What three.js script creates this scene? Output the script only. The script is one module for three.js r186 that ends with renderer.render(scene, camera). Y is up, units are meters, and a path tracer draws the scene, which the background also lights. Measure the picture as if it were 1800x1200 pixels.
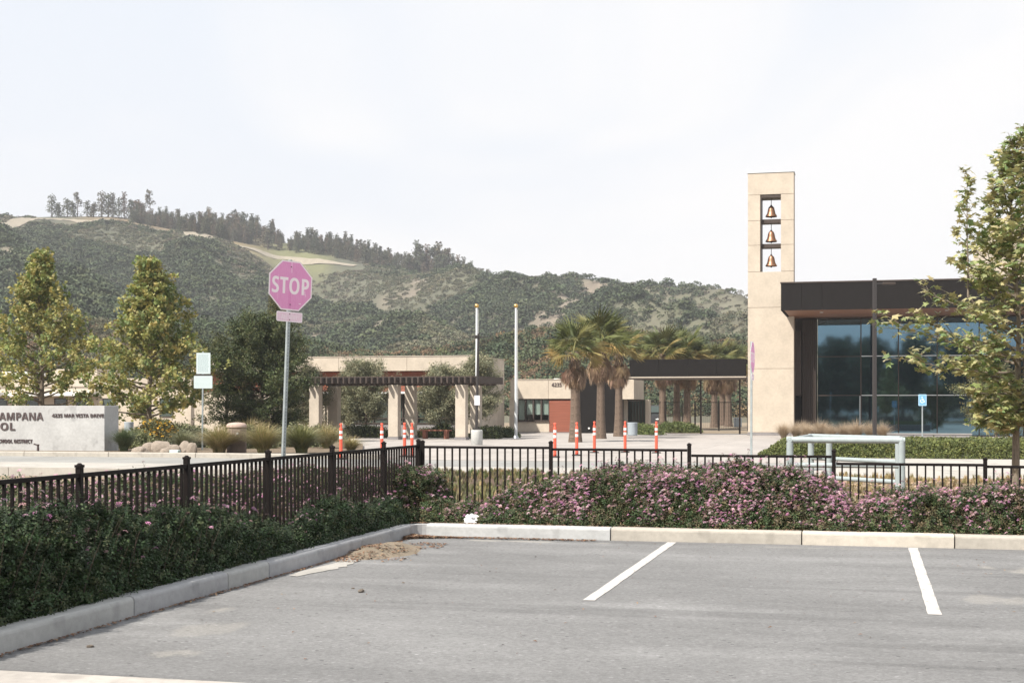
import * as THREE from 'three';
import { mergeGeometries } from 'three/addons/utils/BufferGeometryUtils.js';
import { RoundedBoxGeometry } from 'three/addons/geometries/RoundedBoxGeometry.js';
import { TextGeometry } from 'three/addons/geometries/TextGeometry.js';
import { FontLoader } from 'three/addons/loaders/FontLoader.js';

// ---------------------------------------------------------------- camera, sky, sun, exposure
const scene = new THREE.Scene();
const EYE = 1.6, FOCAL = 2500, HORIZON = 715;               // eye height in metres; focal length and horizon row of an 1800 x 1200 frame
const camera = new THREE.PerspectiveCamera(2 * Math.atan(600 / FOCAL) * 180 / Math.PI, 1.5, 0.1, 4000);
camera.position.set(0, EYE, 0);
camera.lookAt(0, EYE, -10);
camera.setViewOffset(1800, 1200, 0, 600 - HORIZON, 1800, 1200);   // level camera, lens shifted up
const renderer = new THREE.WebGLRenderer({ antialias: true });
renderer.toneMapping = THREE.LinearToneMapping;
renderer.toneMappingExposure = 1.7;
renderer.shadowMap.enabled = true;

const sun = new THREE.DirectionalLight(new THREE.Color(1.0, 0.93, 0.83), 4.6);
sun.position.set(-497, 743, 448).multiplyScalar(0.2);
sun.castShadow = true;
sun.shadow.mapSize.set(4096, 4096);
Object.assign(sun.shadow.camera, { left: -90, right: 90, top: 90, bottom: -90, near: 1, far: 500 });
sun.shadow.radius = 2.5;
sun.target.position.set(0, 0, -40);
sun.position.add(sun.target.position);
scene.add(sun, sun.target);

// noise helpers (hash based, so every run builds the same scene)
function rng(seed) { let s = seed >>> 0; return () => { s = (s + 0x6D2B79F5) >>> 0; let t = Math.imul(s ^ (s >>> 15), 1 | s); t = (t + Math.imul(t ^ (t >>> 7), 61 | t)) ^ t; return ((t ^ (t >>> 14)) >>> 0) / 4294967296; }; }
function hash(x, y, s = 0) { let h = Math.imul(x | 0, 374761393) + Math.imul(y | 0, 668265263) + Math.imul(s | 0, 974634777); h = Math.imul(h ^ (h >>> 13), 1274126177); return ((h ^ (h >>> 16)) >>> 0) / 4294967296; }
function vnoise(x, y, px = 0, py = 0, s = 0) {
  const x0 = Math.floor(x), y0 = Math.floor(y), fx = x - x0, fy = y - y0, sx = fx * fx * (3 - 2 * fx), sy = fy * fy * (3 - 2 * fy);
  const m = (a, p) => p ? ((a % p) + p) % p : a;
  const a = hash(m(x0, px), m(y0, py), s), b = hash(m(x0 + 1, px), m(y0, py), s), c = hash(m(x0, px), m(y0 + 1, py), s), d = hash(m(x0 + 1, px), m(y0 + 1, py), s);
  return a + (b - a) * sx + (c - a) * sy + (a - b - c + d) * sx * sy;
}
function fbm(x, y, oct = 4, px = 0, py = 0, s = 0) { let v = 0, a = 0.5, t = 0; for (let i = 0; i < oct; i++) { v += a * vnoise(x, y, px, py, s + i); t += a; a *= 0.5; x *= 2; y *= 2; px *= 2; py *= 2; } return v / t; }
const clamp = (x, a = 0, b = 1) => Math.min(b, Math.max(a, x));
const smooth = (a, b, x) => { const t = clamp((x - a) / (b - a)); return t * t * (3 - 2 * t); };
const lerp = (a, b, t) => a + (b - a) * t;
function pw(table, x) { if (x <= table[0][0]) return table[0][1]; for (let i = 1; i < table.length; i++) if (x <= table[i][0]) return lerp(table[i - 1][1], table[i][1], (x - table[i - 1][0]) / (table[i][0] - table[i - 1][0])); return table[table.length - 1][1]; }

{ // thin bright high cloud over pale blue
  const W = 1024, Hh = 512, d = new Float32Array(W * Hh * 4);
  for (let j = 0; j < Hh; j++) for (let i = 0; i < W; i++) {
    const el = ((j + 0.5) / Hh - 0.5) * Math.PI, az = (i + 0.5) / W, up = Math.max(0, Math.sin(el));
    const c = smooth(0.3, 0.68, fbm(az * 24, el * 11 + 3 * fbm(az * 12, el * 5, 3, 12, 0, 9), 6, 24, 0, 3));
    const haze = Math.exp(-up * 3.2), k = (i + j * W) * 4;
    const blue = [lerp(0.45, 0.57, haze), lerp(0.505, 0.57, haze), lerp(0.59, 0.575, haze)], cloud = [0.598, 0.593, 0.594];
    const m = 0.15 + 0.85 * c;
    for (let q = 0; q < 3; q++) d[k + q] = el < 0 ? [0.26, 0.245, 0.22][q] : lerp(blue[q], cloud[q], m) ;
    d[k + 3] = 1;
  }
  const sky = new THREE.DataTexture(d, W, Hh, THREE.RGBAFormat, THREE.FloatType);
  sky.mapping = THREE.EquirectangularReflectionMapping; sky.magFilter = THREE.LinearFilter; sky.wrapS = THREE.RepeatWrapping; sky.needsUpdate = true;
  scene.background = sky; scene.environment = sky;
}
scene.fog = new THREE.FogExp2(new THREE.Color(0.9, 0.93, 1.0), 0.0003);

// ---------------------------------------------------------------- survey helpers
// The site grid is turned 14 degrees: B runs along the far kerb, A runs away from the camera along the left kerb.
const TURN = 14 * Math.PI / 180, SA = Math.sin(TURN), CA = Math.cos(TURN), ORIGIN = new THREE.Vector3(-1.21, 0, -17.62);
const ground = (bearing, depth, y = 0) => new THREE.Vector3((bearing - 900) / FOCAL * depth, y, -depth);    // from a measured bearing and distance
const heightAt = (row, depth) => EYE + (HORIZON - row) / FOCAL * depth;
function site(u, v, y = 0) { return new THREE.Vector3(ORIGIN.x + u * CA + v * SA, y, ORIGIN.z + u * SA - v * CA); }
function toSite(p) { const x = p.x - ORIGIN.x, z = p.z - ORIGIN.z; return [x * CA + z * SA, x * SA - z * CA]; }
const onSite = (o) => { o.position.copy(ORIGIN); o.rotation.y = -TURN; return o; };                           // local x = u, local z = -v
// a facade plane through a point along B: distance along it and height for a bearing / row
function facade(p) {
  return { p, t: (b) => { const k = (b - 900) / FOCAL; return (k * -p.z - p.x) / (CA + SA * k); }, y(b, row) { return heightAt(row, -p.z - SA * this.t(b)); } };
}

// ---------------------------------------------------------------- object helpers
const used = {};
function numbered(n) { used[n] = (used[n] ?? -1) + 1; return used[n] ? n + '_' + String(used[n]).padStart(3, '0') : n; }
function tag(o, label, category, group, kind) { o.userData.label = label; o.userData.category = category; if (group) o.userData.group = group; if (kind) o.userData.kind = kind; return o; }
function thing(name, label, category, p = new THREE.Vector3(), turn = 0, group) {
  const o = new THREE.Group(); o.name = numbered(name); o.position.copy(p); o.rotation.y = turn; scene.add(o);
  return tag(o, label, category, group);
}
function shade(o) { o.castShadow = true; o.receiveShadow = true; return o; }
function part(name, geo, mat, parent) { const m = shade(new THREE.Mesh(geo, mat)); m.name = name; parent.add(m); return m; }
function struct(name, geo, mat) { const m = shade(new THREE.Mesh(geo, mat)); m.name = numbered(name); m.userData.kind = 'structure'; scene.add(m); return m; }
function copy(o, p, turn, label, group) { const c = o.clone(); c.name = numbered(o.userData.base ?? o.name.replace(/_\d+$/, '')); scene.add(c); c.position.copy(p); c.rotation.y = turn; c.userData = { ...o.userData }; if (label) c.userData.label = label; if (group) c.userData.group = group; return c; }

// geometry helpers; uv in metres by the dominant direction of each face
function metreUV(g) {
  if (g.index) g = g.toNonIndexed();
  if (!g.attributes.normal) g.computeVertexNormals();
  const p = g.attributes.position, n = g.attributes.normal, uv = new Float32Array(p.count * 2);
  for (let i = 0; i < p.count; i++) {
    const ax = Math.abs(n.getX(i)), ay = Math.abs(n.getY(i)), az = Math.abs(n.getZ(i));
    uv[i * 2] = ax > ay && ax > az ? p.getZ(i) : p.getX(i);
    uv[i * 2 + 1] = ay >= ax && ay >= az ? p.getZ(i) : p.getY(i);
  }
  g.setAttribute('uv', new THREE.BufferAttribute(uv, 2));
  return g;
}
function box(x0, x1, y0, y1, z0, z1, r = 0) {
  const w = x1 - x0, h = y1 - y0, d = z1 - z0;
  const g = r ? new RoundedBoxGeometry(w, h, d, 1, r) : new THREE.BoxGeometry(w, h, d);
  g.translate((x0 + x1) / 2, (y0 + y1) / 2, (z0 + z1) / 2);
  return metreUV(g);
}
function cyl(r0, r1, h, n = 16, x = 0, y = 0, z = 0) { const g = new THREE.CylinderGeometry(r1, r0, h, n); g.translate(x, y + h / 2, z); return metreUV(g); }
function lathe(pts, n = 20) { return metreUV(new THREE.LatheGeometry(pts.map(([r, y]) => new THREE.Vector2(r, y)), n)); }
function rod(a, b, r0, r1 = r0, n = 8) {
  const va = new THREE.Vector3(...a), vb = new THREE.Vector3(...b), d = vb.clone().sub(va), g = new THREE.CylinderGeometry(r1, r0, d.length(), n);
  g.applyQuaternion(new THREE.Quaternion().setFromUnitVectors(new THREE.Vector3(0, 1, 0), d.normalize())).translate((va.x + vb.x) / 2, (va.y + vb.y) / 2, (va.z + vb.z) / 2);
  return metreUV(g);
}
function taperTube(pts, r0, r1, n = 6, knob = 0, seed = 1) {
  const curve = new THREE.CatmullRomCurve3(pts), segs = (pts.length - 1) * 3, g = new THREE.TubeGeometry(curve, segs, 1, n, false), p = g.attributes.position, v = new THREE.Vector3();
  for (let i = 0; i <= segs; i++) {
    const c = curve.getPointAt(i / segs), r = lerp(r0, r1, i / segs);
    for (let j = 0; j <= n; j++) { const k = i * (n + 1) + j; v.fromBufferAttribute(p, k).sub(c).multiplyScalar(r * (1 + knob * (hash(i, j % n, seed) - 0.5))).add(c); p.setXYZ(k, v.x, v.y, v.z); }
  }
  g.computeVertexNormals();
  return g.toNonIndexed();
}
function join(list) { return mergeGeometries(list.map((g) => { g = g.index ? g.toNonIndexed() : g; for (const k of Object.keys(g.attributes)) if (!['position', 'normal', 'uv', 'color'].includes(k)) g.deleteAttribute(k); return g; })); }
function sheet(u0, u1, v0, v1, y, du = 1, dv = 1, lift) {   // in site axes: x = u, z = -v, uv in metres
  const nu = Math.max(1, Math.round((u1 - u0) / du)), nv = Math.max(1, Math.round((v1 - v0) / dv)), g = new THREE.PlaneGeometry(u1 - u0, v1 - v0, nu, nv);
  g.rotateX(-Math.PI / 2); g.translate((u0 + u1) / 2, y, -(v0 + v1) / 2);
  const p = g.attributes.position, uv = g.attributes.uv;
  for (let i = 0; i < p.count; i++) { if (lift) p.setY(i, y + lift(p.getX(i), -p.getZ(i))); uv.setXY(i, p.getX(i), -p.getZ(i)); }
  g.computeVertexNormals();
  return g;
}
function poly(pts, y, depth = 0) {   // flat shape in site axes from [u, v] points
  const s = new THREE.Shape(pts.map(([u, v]) => new THREE.Vector2(u, v)));
  const g = depth ? new THREE.ExtrudeGeometry(s, { depth, bevelEnabled: false }) : new THREE.ShapeGeometry(s);
  g.rotateX(-Math.PI / 2); g.translate(0, y, 0);
  return metreUV(g);
}
function instanced(name, geo, mat, list, parent, colors) {   // list of Matrix4
  const m = shade(new THREE.InstancedMesh(geo, mat, list.length)); m.name = name;
  const c = new THREE.Color();
  list.forEach((x, i) => { m.setMatrixAt(i, x); if (colors) m.setColorAt(i, c.setRGB(...colors[i])); });
  m.userData.kind = 'stuff'; parent.add(m);
  return m;
}

// ---------------------------------------------------------------- materials and textures
const RGB = (r, g, b) => new THREE.Color().setRGB(r, g, b);
function makeTexture(n, m, fn, srgb = true) {
  const d = new Uint8Array(n * m * 4);
  const enc = (x) => 255 * clamp(srgb ? (x <= 0.0031308 ? 12.92 * x : 1.055 * Math.pow(x, 1 / 2.4) - 0.055) : x);
  for (let j = 0; j < m; j++) for (let i = 0; i < n; i++) { const c = fn(i / n, j / m, i, j), k = (j * n + i) * 4; d[k] = enc(c[0]); d[k + 1] = enc(c[1]); d[k + 2] = enc(c[2]); d[k + 3] = 255; }
  const t = new THREE.DataTexture(d, n, m, THREE.RGBAFormat);
  t.wrapS = t.wrapT = THREE.RepeatWrapping; t.magFilter = THREE.LinearFilter; t.minFilter = THREE.LinearMipmapLinearFilter; t.generateMipmaps = true;
  if (srgb) t.colorSpace = THREE.SRGBColorSpace;
  t.needsUpdate = true;
  return t;
}
const scaled = (t, metres, metres2 = metres) => { const c = t.clone(); c.repeat.set(1 / metres, 1 / metres2); c.needsUpdate = true; return c; };
const grainTex = makeTexture(512, 512, (u, v, i, j) => { const g = 0.45 * hash(i, j, 5) + 0.35 * fbm(u * 64, v * 64, 2, 64, 64, 2) + 0.2 * fbm(u * 16, v * 16, 2, 16, 16, 8); return [g, g, g]; }, false);
const mottleTex = makeTexture(512, 512, (u, v, i, j) => { const g = 0.86 + 0.22 * (fbm(u * 6, v * 6, 5, 6, 6, 21) - 0.5) + 0.12 * (fbm(u * 40, v * 40, 2, 40, 40, 4) - 0.5) + 0.08 * (hash(i, j, 6) - 0.5); return [g, g * 0.995, g * 0.985]; });
const concreteTex = makeTexture(1024, 1024, (u, v, i, j) => {
  let g = 0.8 + 0.3 * (fbm(u * 5, v * 5, 5, 5, 5, 31) - 0.5) + 0.16 * (fbm(u * 60, v * 60, 2, 60, 60, 14) - 0.5) + 0.12 * (hash(i, j, 16) - 0.5);
  const stain = smooth(0.62, 0.8, fbm(u * 9 + 3, v * 9, 4, 9, 9, 77)); g *= 1 - 0.22 * stain;
  return [g, g * 0.985, g * 0.96];
});
const barkTex = makeTexture(256, 256, (u, v, i, j) => { const g = 0.55 + 0.6 * (fbm(u * 24, v * 6, 3, 24, 6, 41) - 0.5) + 0.2 * (hash(i, j, 9) - 0.5); return [g, g * 0.96, g * 0.9]; });
const woodTex = makeTexture(512, 256, (u, v) => { const g = 0.75 + 0.5 * (fbm(u * 3, v * 48, 4, 3, 48, 51) - 0.5); return [g, g * 0.96, g * 0.93]; });
function std(c, rough = 0.85, o = {}) { return new THREE.MeshStandardMaterial({ color: RGB(...c), roughness: rough, ...o }); }
function stucco(c, size = 3) { return std(c, 0.93, { map: scaled(mottleTex, size), bumpMap: scaled(grainTex, 0.9), bumpScale: 0.004 }); }
function concrete(c, size = 4) { return std(c, 0.9, { map: scaled(concreteTex, size), bumpMap: scaled(grainTex, 0.8), bumpScale: 0.003 }); }
function leafMat(c, t = 0.35) { return new THREE.MeshPhysicalMaterial({ color: RGB(...c), roughness: 0.62, transmission: t, thickness: 0, side: THREE.DoubleSide, specularIntensity: 0.6 }); }
const paintTex = makeTexture(512, 512, (u, v, i, j) => { const wear = smooth(0.60, 0.70, 0.55 * fbm(u * 14, v * 14, 4, 14, 14, 301) + 0.45 * fbm(u * 70, v * 70, 2, 70, 70, 302)), g = lerp(0.94 + 0.1 * (fbm(u * 9, v * 9, 3, 9, 9, 303) - 0.5), 0.45, wear); return [g, g * 0.99, g * 0.975]; }), M = {
  cream: stucco([0.555, 0.49, 0.41]), creamDim: stucco([0.52, 0.46, 0.39]), pillar: stucco([0.55, 0.49, 0.415], 2),
  redSiding: std([0.32, 0.105, 0.065], 0.75, { map: scaled(woodTex, 2.5, 0.8), bumpMap: scaled(grainTex, 0.5), bumpScale: 0.002 }),
  charcoal: new THREE.MeshPhysicalMaterial({ color: RGB(0.016, 0.0145, 0.0145), roughness: 0.85, specularIntensity: 0.25, map: scaled(mottleTex, 1.2), bumpMap: scaled(grainTex, 0.25), bumpScale: 0.006 }),
  bronze: std([0.06, 0.045, 0.038], 0.55, { metalness: 0.3 }), soffit: std([0.30, 0.15, 0.09], 0.6, { map: scaled(woodTex, 3, 0.6) }),
  black: new THREE.MeshPhysicalMaterial({ color: RGB(0.008, 0.0055, 0.005), roughness: 0.6, specularIntensity: 0.35, bumpMap: scaled(grainTex, 0.3), bumpScale: 0.0006 }), pole: std([0.03, 0.026, 0.026], 0.5),
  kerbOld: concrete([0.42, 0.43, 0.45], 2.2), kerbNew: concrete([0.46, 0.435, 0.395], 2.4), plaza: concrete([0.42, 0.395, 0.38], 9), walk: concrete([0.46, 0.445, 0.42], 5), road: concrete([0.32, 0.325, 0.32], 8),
  sign: concrete([0.50, 0.515, 0.53], 3.5), greyWall: concrete([0.27, 0.26, 0.27], 3), white: std([0.70, 0.70, 0.69], 0.5), paint: std([0.52, 0.505, 0.49], 0.8, { map: scaled(paintTex, 0.8), bumpMap: scaled(grainTex, 0.5), bumpScale: 0.002 }),
  yellow: std([0.45, 0.29, 0.12], 0.8, { map: scaled(concreteTex, 2) }), galv: std([0.44, 0.50, 0.52], 0.45, { metalness: 0.55, map: scaled(mottleTex, 0.6) }), pipe: std([0.36, 0.42, 0.44], 0.5, { map: scaled(mottleTex, 0.5), bumpMap: scaled(grainTex, 0.3), bumpScale: 0.001 }),
  gold: std([0.75, 0.48, 0.16], 0.28, { metalness: 1 }), alu: std([0.62, 0.65, 0.67], 0.4, { metalness: 0.4 }),
  bell: std([0.27, 0.15, 0.095], 0.42, { metalness: 0.75, bumpMap: scaled(grainTex, 0.6), bumpScale: 0.002 }),
  pergola: std([0.078, 0.06, 0.052], 0.85, { map: scaled(woodTex, 2, 0.5), bumpMap: scaled(woodTex, 2, 0.5), bumpScale: 0.004 }),
  orange: std([0.72, 0.10, 0.055], 0.55), soil: std([0.17, 0.115, 0.08], 0.98, { map: scaled(concreteTex, 1.3), bumpMap: scaled(grainTex, 1), bumpScale: 0.03 }),
  mulch: std([0.36, 0.275, 0.19], 0.98, { map: scaled(concreteTex, 1.9), bumpMap: scaled(grainTex, 1), bumpScale: 0.03 }), bark: std([0.32, 0.27, 0.22], 0.95, { map: scaled(barkTex, 0.6), bumpMap: scaled(barkTex, 0.6), bumpScale: 0.01 }),
  darkBark: std([0.13, 0.10, 0.08], 0.95, { map: scaled(barkTex, 0.5) }), palmBark: std([0.245, 0.185, 0.148], 0.95, { map: scaled(barkTex, 1.2, 0.35), bumpMap: scaled(barkTex, 1.2, 0.35), bumpScale: 0.02 }),
  rubber: std([0.02, 0.02, 0.02], 0.8), glassDark: std([0.145, 0.245, 0.315], 0.03, { metalness: 1 }),
  windowGlass: new THREE.MeshPhysicalMaterial({ color: RGB(0.05, 0.07, 0.062), roughness: 0.05, ior: 1.7 }), blind: std([0.72, 0.72, 0.7], 0.8), bin: std([0.30, 0.345, 0.385], 0.7),
  rock: std([0.38, 0.325, 0.275], 0.95, { map: scaled(concreteTex, 1.1), bumpMap: scaled(grainTex, 0.7), bumpScale: 0.02 }), letter: std([0.10, 0.075, 0.075], 0.5, { metalness: 0.4 }),
};

// ---------------------------------------------------------------- ground, parking lot, kerbs, road
struct('ground', (() => { const g = new THREE.PlaneGeometry(5000, 5000); g.rotateX(-Math.PI / 2); g.translate(0, -0.09, -400); return metreUV(g); })(), std([0.27, 0.215, 0.15], 0.98, { map: scaled(concreteTex, 7) }));

const asphaltTex = makeTexture(2048, 2048, (tu, tv, i, j) => {
  const u = tu * 12, v = tv * 12 - 12;
  let g = 0.178 + 0.06 * (fbm(tu * 7, tv * 7, 4, 7, 7, 61) - 0.5) + 0.05 * (fbm(tu * 4, tv * 22, 4, 4, 22, 62) - 0.5);
  const streak = smooth(0.60, 0.78, fbm(tu * 3 + 0.6 * fbm(tu * 5, tv * 5, 2, 5, 5, 70), tv * 36, 4, 3, 36, 63)); g *= 1 - 0.19 * streak; g *= 1 + 0.22 * (fbm(tu * 26, tv * 40, 4, 26, 40, 74) - 0.5);
  const worn = smooth(0.56, 0.78, fbm(tu * 6, tv * 16, 4, 6, 16, 64)); g *= 1 + 0.2 * worn;
  g *= 0.66 + 0.68 * (0.3 * hash(i, j, 65) + 0.3 * hash(i >> 1, j >> 1, 66) + 0.4 * vnoise(i / 4, j / 4, 512, 512, 73));          // aggregate
  if (hash(i >> 2, j >> 1, 67) > 0.994) g *= 1.6;
  if (hash(i >> 2, j >> 2, 68) > 0.9965) g *= 0.5;
  let r = g, gg = g * 1.005, b = g * 1.015;
  const spread = fbm(u * 4.1, v * 2.6, 5, 0, 0, 69), blot = (cu, cv, ru, rv, k) => k * smooth(0.30, 0.52, spread * smooth(1.5, 0.1, Math.hypot((u - cu) / ru, (v - cv) / rv)) + 0.08 * (hash(i >> 1, j >> 1, 72) - 0.5));
  const dust = clamp(blot(7.3, -2.0, 1.0, 0.6, 0.5) + blot(6.5, -4.4, 0.4, 0.5, 0.3) + blot(1.1, -8.4, 0.3, 0.25, 0.4) + blot(0.8, -7.4, 0.4, 0.6, 0.25) + blot(1.5, -0.35, 1.6, 0.14, 0.5) + blot(0.5, -6.5, 0.14, 0.3, 0.4) + blot(5.0, -0.35, 1.4, 0.12, 0.2));
  const grit = 0.75 + 0.5 * hash(i >> 1, j >> 1, 71);
  r = lerp(r, 0.36 * grit, dust); gg = lerp(gg, 0.34 * grit, dust); b = lerp(b, 0.305 * grit, dust);
  return [r, gg, b];
});
onSite(struct('parking_lot', sheet(-0.02, 45, -70, 0.02, 0, 5, 5), std([1, 1, 1], 0.92, { map: scaled(asphaltTex, 12), bumpMap: scaled(grainTex, 0.55), bumpScale: 0.006 })));
onSite(struct('concrete_gutter', sheet(-0.02, 40, -10.6, -9.2, 0.006, 4, 1.4), concrete([0.50, 0.475, 0.45], 2.7)));

// painted stall lines, each a thing of its own with slightly ragged edges
function stallLine(u, v0, v1, label) {
  const r = rng(Math.round(u * 100)), pts = [], n = 26, w = 0.052;
  for (let i = 0; i <= n; i++) pts.push([u - w + (r() - 0.5) * 0.008, lerp(v0, v1, i / n)]);
  for (let i = n; i >= 0; i--) pts.push([u + w + (r() - 0.5) * 0.008, lerp(v0, v1, i / n)]);
  const m = onSite(shade(new THREE.Mesh(poly(pts, 0.004), M.paint))); m.name = numbered('stall_line'); scene.add(m);
  return tag(m, label, 'parking line');
}
stallLine(3.21, -5.25, -0.06, 'white painted stall line ending at the kerb below the densest pink flowers');
stallLine(5.95, -5.4, -0.06, 'white painted stall line ending at the kerb in front of the pipe guard rail');

// kerbs: cast segments with open joints, chamfered front edge
function kerbPiece(len, h = 0.145, w = 0.16) {
  const s = new THREE.Shape(); s.moveTo(0, -0.1); s.lineTo(0, h - 0.03); s.quadraticCurveTo(0.004, h, 0.034, h); s.lineTo(w, h); s.lineTo(w, -0.1); s.closePath();
  const g = new THREE.ExtrudeGeometry(s, { depth: len - 0.02, bevelEnabled: true, bevelThickness: 0.004, bevelSize: 0.006, bevelSegments: 1, curveSegments: 4, steps: 6 });
  const p = g.attributes.position; for (let i = 0; i < p.count; i++) p.setY(i, p.getY(i) + (p.getY(i) > 0.05 ? 0.006 * (vnoise(p.getZ(i) * 2.1 + len * 7, 3) - 0.5) : 0));
  g.computeVertexNormals();
  return metreUV(g);
}
{
  const left = thing('kerb', 'shaded grey concrete kerb running along the dark hedge', 'kerb', ORIGIN, -TURN);
  const far = thing('kerb', 'sunlit concrete kerb along the foot of the pink lantana bank', 'kerb', ORIGIN, -TURN);
  const cuts = [-14, -11.6, -9.1, -6.95, -5.3, -4.42, -1.9, -0.12];
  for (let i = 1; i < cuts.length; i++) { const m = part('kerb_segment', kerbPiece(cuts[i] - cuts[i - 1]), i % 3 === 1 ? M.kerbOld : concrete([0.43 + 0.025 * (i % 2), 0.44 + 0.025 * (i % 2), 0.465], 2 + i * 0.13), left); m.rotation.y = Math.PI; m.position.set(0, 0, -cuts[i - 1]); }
  const corner = part('kerb_segment', (() => { const g = []; for (let k = 0; k < 4; k++) { const a0 = k * Math.PI / 8, a1 = (k + 1) * Math.PI / 8, R = 0.15; const p = poly([[R - R * Math.cos(a0), -0.12 + R * Math.sin(a0)], [R - R * Math.cos(a1), -0.12 + R * Math.sin(a1)], [R - (R + 0.16) * Math.cos(a1), -0.12 + (R + 0.16) * Math.sin(a1)], [R - (R + 0.16) * Math.cos(a0), -0.12 + (R + 0.16) * Math.sin(a0)]], -0.1, 0.244); g.push(p); } return join(g); })(), M.kerbOld, far);
  const fc = [0.15, 2.47, 4.72, 6.42, 9.2, 12.2, 16];
  for (let i = 1; i < fc.length; i++) { const m = part('kerb_segment', kerbPiece(fc[i] - fc[i - 1]), i === 1 ? concrete([0.50, 0.52, 0.54], 2.1) : i === 3 ? concrete([0.60, 0.56, 0.50], 2.9) : M.kerbNew, far); m.rotation.y = Math.PI / 2; m.position.set(fc[i - 1], 0, -0.03); }
}

// planting soil behind the kerbs, bank of mulch beyond the fence, walk, road, plaza
const soilLift = (u, v) => 0.05 * (fbm(u * 1.7 + 9, v * 1.7, 3, 0, 0, 81) - 0.5) - 0.01;
onSite(struct('planting_soil', sheet(-6, -0.14, -14, 14, 0.12, 0.35, 0.35, soilLift), M.soil));
onSite(struct('planting_soil', sheet(-0.14, 20, 0.14, 2.2, 0.12, 0.35, 0.35, soilLift), M.soil));
onSite(struct('mulch_bank', sheet(-0.14, 22, 2.2, 14.05, 0.118, 0.4, 0.4, (u, v) => soilLift(u, v) * 1.2 + 0.06 * smooth(2.2, 5, v) * smooth(14, 11, v)), M.mulch));
onSite(struct('walkway', (() => { const g = []; for (let u = -60; u < 60; u += 3) g.push(box(u + 0.008, u + 2.992, -0.12, 0.125, -17, -14.05)); return join(g); })(), M.walk));
onSite(struct('road', sheet(-70, 4.6, 17, 24.3, -0.004, 3, 3), M.road));
onSite(struct('road_gutter', sheet(-70, 4.6, 17.002, 17.6, 0.002, 3, 1), concrete([0.34, 0.35, 0.355], 3)));
onSite(struct('yellow_edge_line', sheet(-3.5, 9, 17.004, 17.16, 0.128 - 0.12, 3, 1), M.yellow));
onSite(struct('plaza', (() => { const g = []; for (let u = 4.62; u < 40; u += 4.5) for (let v = 17.02; v < 88; v += 4.5) g.push(box(u + 0.006, u + 4.494, -0.2, 0.0, -(v + 4.494), -(v + 0.006))); return join(g); })(), M.plaza));
onSite(struct('plaza', (() => { const g = []; for (let u = -26.6; u < 4.5; u += 5.2) for (let v = 24.5; v < 66; v += 4.5) g.push(box(u + 0.006, Math.min(4.6, u + 5.194), -0.2, 0.0, -(v + 4.494), -(v + 0.006))); return join(g); })(), M.plaza));
onSite(struct('path', sheet(4.7, 60, 19.0, 28.6, 0.012, 4, 4), M.walk));
onSite(struct('planting_soil', poly([[-70, 24.48], [-10.6, 24.48], [-11.6, 30], [-14.5, 38], [-19.5, 47], [-22, 75], [-70, 75]], -0.1, 0.19), std([0.24, 0.185, 0.13], 0.98, { map: scaled(concreteTex, 2.3), bumpMap: scaled(grainTex, 1), bumpScale: 0.03 })));
{
  const k = thing('kerb', 'pale concrete kerb in front of the school name wall', 'kerb', ORIGIN, -TURN);
  for (let u = -70, i = 0; u < -10.9; u += 3.05, i++) { const m = part('kerb_segment', kerbPiece(3.05), M.kerbNew, k); m.rotation.y = Math.PI / 2; m.position.set(u, 0, -24.3); }
}

// ---------------------------------------------------------------- hills
const RIDGE = [[-1500, 404], [-600, 396], [0, 385], [90, 380], [200, 380], [300, 388], [400, 408], [500, 428], [600, 447], [700, 470], [800, 492], [850, 497], [950, 512], [1050, 524], [1150, 533], [1250, 543], [1315, 546], [1450, 554], [1700, 566], [2200, 590], [3200, 640]];
const RZ = 640;
function hillY(x, z) {   // z = distance away
  const R = heightAt(pw(RIDGE, x / RZ * FOCAL + 900), RZ), s = (z - 150) / (RZ - 150);
  if (s <= 0) return -0.4 + s * 2;
  const up = s < 1 ? 0.86 * Math.pow(s, 1.12) + 0.14 * s * s : 1 - 0.5 * (s - 1) * (s - 1) * 4;
  const warp = 34 * (fbm(x * 0.012, z * 0.008, 3, 0, 0, 91) - 0.5);
  const rid = 1 - Math.abs(2 * fbm((x + 0.42 * z + warp) * 0.0125, z * 0.0028, 3, 0, 0, 92) - 1);        // spurs and gullies running down slope
  const env = smooth(0, 0.16, s) * smooth(1.0, 0.72, s);
  return R * Math.max(up, -0.3) + env * (40 * (rid - 0.75) * (0.45 + s) + 9 * (fbm(x * 0.03, z * 0.03, 3, 0, 0, 93) - 0.5)) + smooth(0.02, 0.2, s) * 1.4 * (fbm(x * 0.11, z * 0.11, 2, 0, 0, 94) - 0.5);
}
function hillHit(b, row) { for (let z = 160; z < 700; z += 1.5) { const x = (b - 900) / FOCAL * z; if (hillY(x, z) >= heightAt(row, z)) return [x, z]; } return [(b - 900) / FOCAL * RZ, RZ]; }
const scars = [[675, 560, 7, 15], [668, 540, 5, 9], [738, 492, 7, 5], [720, 520, 9, 5], [1000, 535, 17, 13], [975, 545, 10, 12], [1040, 525, 9, 8], [955, 562, 8, 9], [565, 590, 5, 6], [590, 560, 4, 4], [545, 600, 5, 4], [20, 440, 12, 4], [365, 575, 14, 4], [440, 575, 12, 4]].map(([b, r, w, h]) => { const [x, z] = hillHit(b, r); return [x, z, w * z / FOCAL * 2.4, h * z / FOCAL * 9]; });
const dirtRoad = [[-60, 387], [40, 385], [100, 383], [180, 384], [250, 397], [290, 405], [350, 417], [420, 431], [460, 442], [500, 452], [560, 458], [625, 464]].map(([b, r]) => hillHit(b, r + 3));
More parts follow.
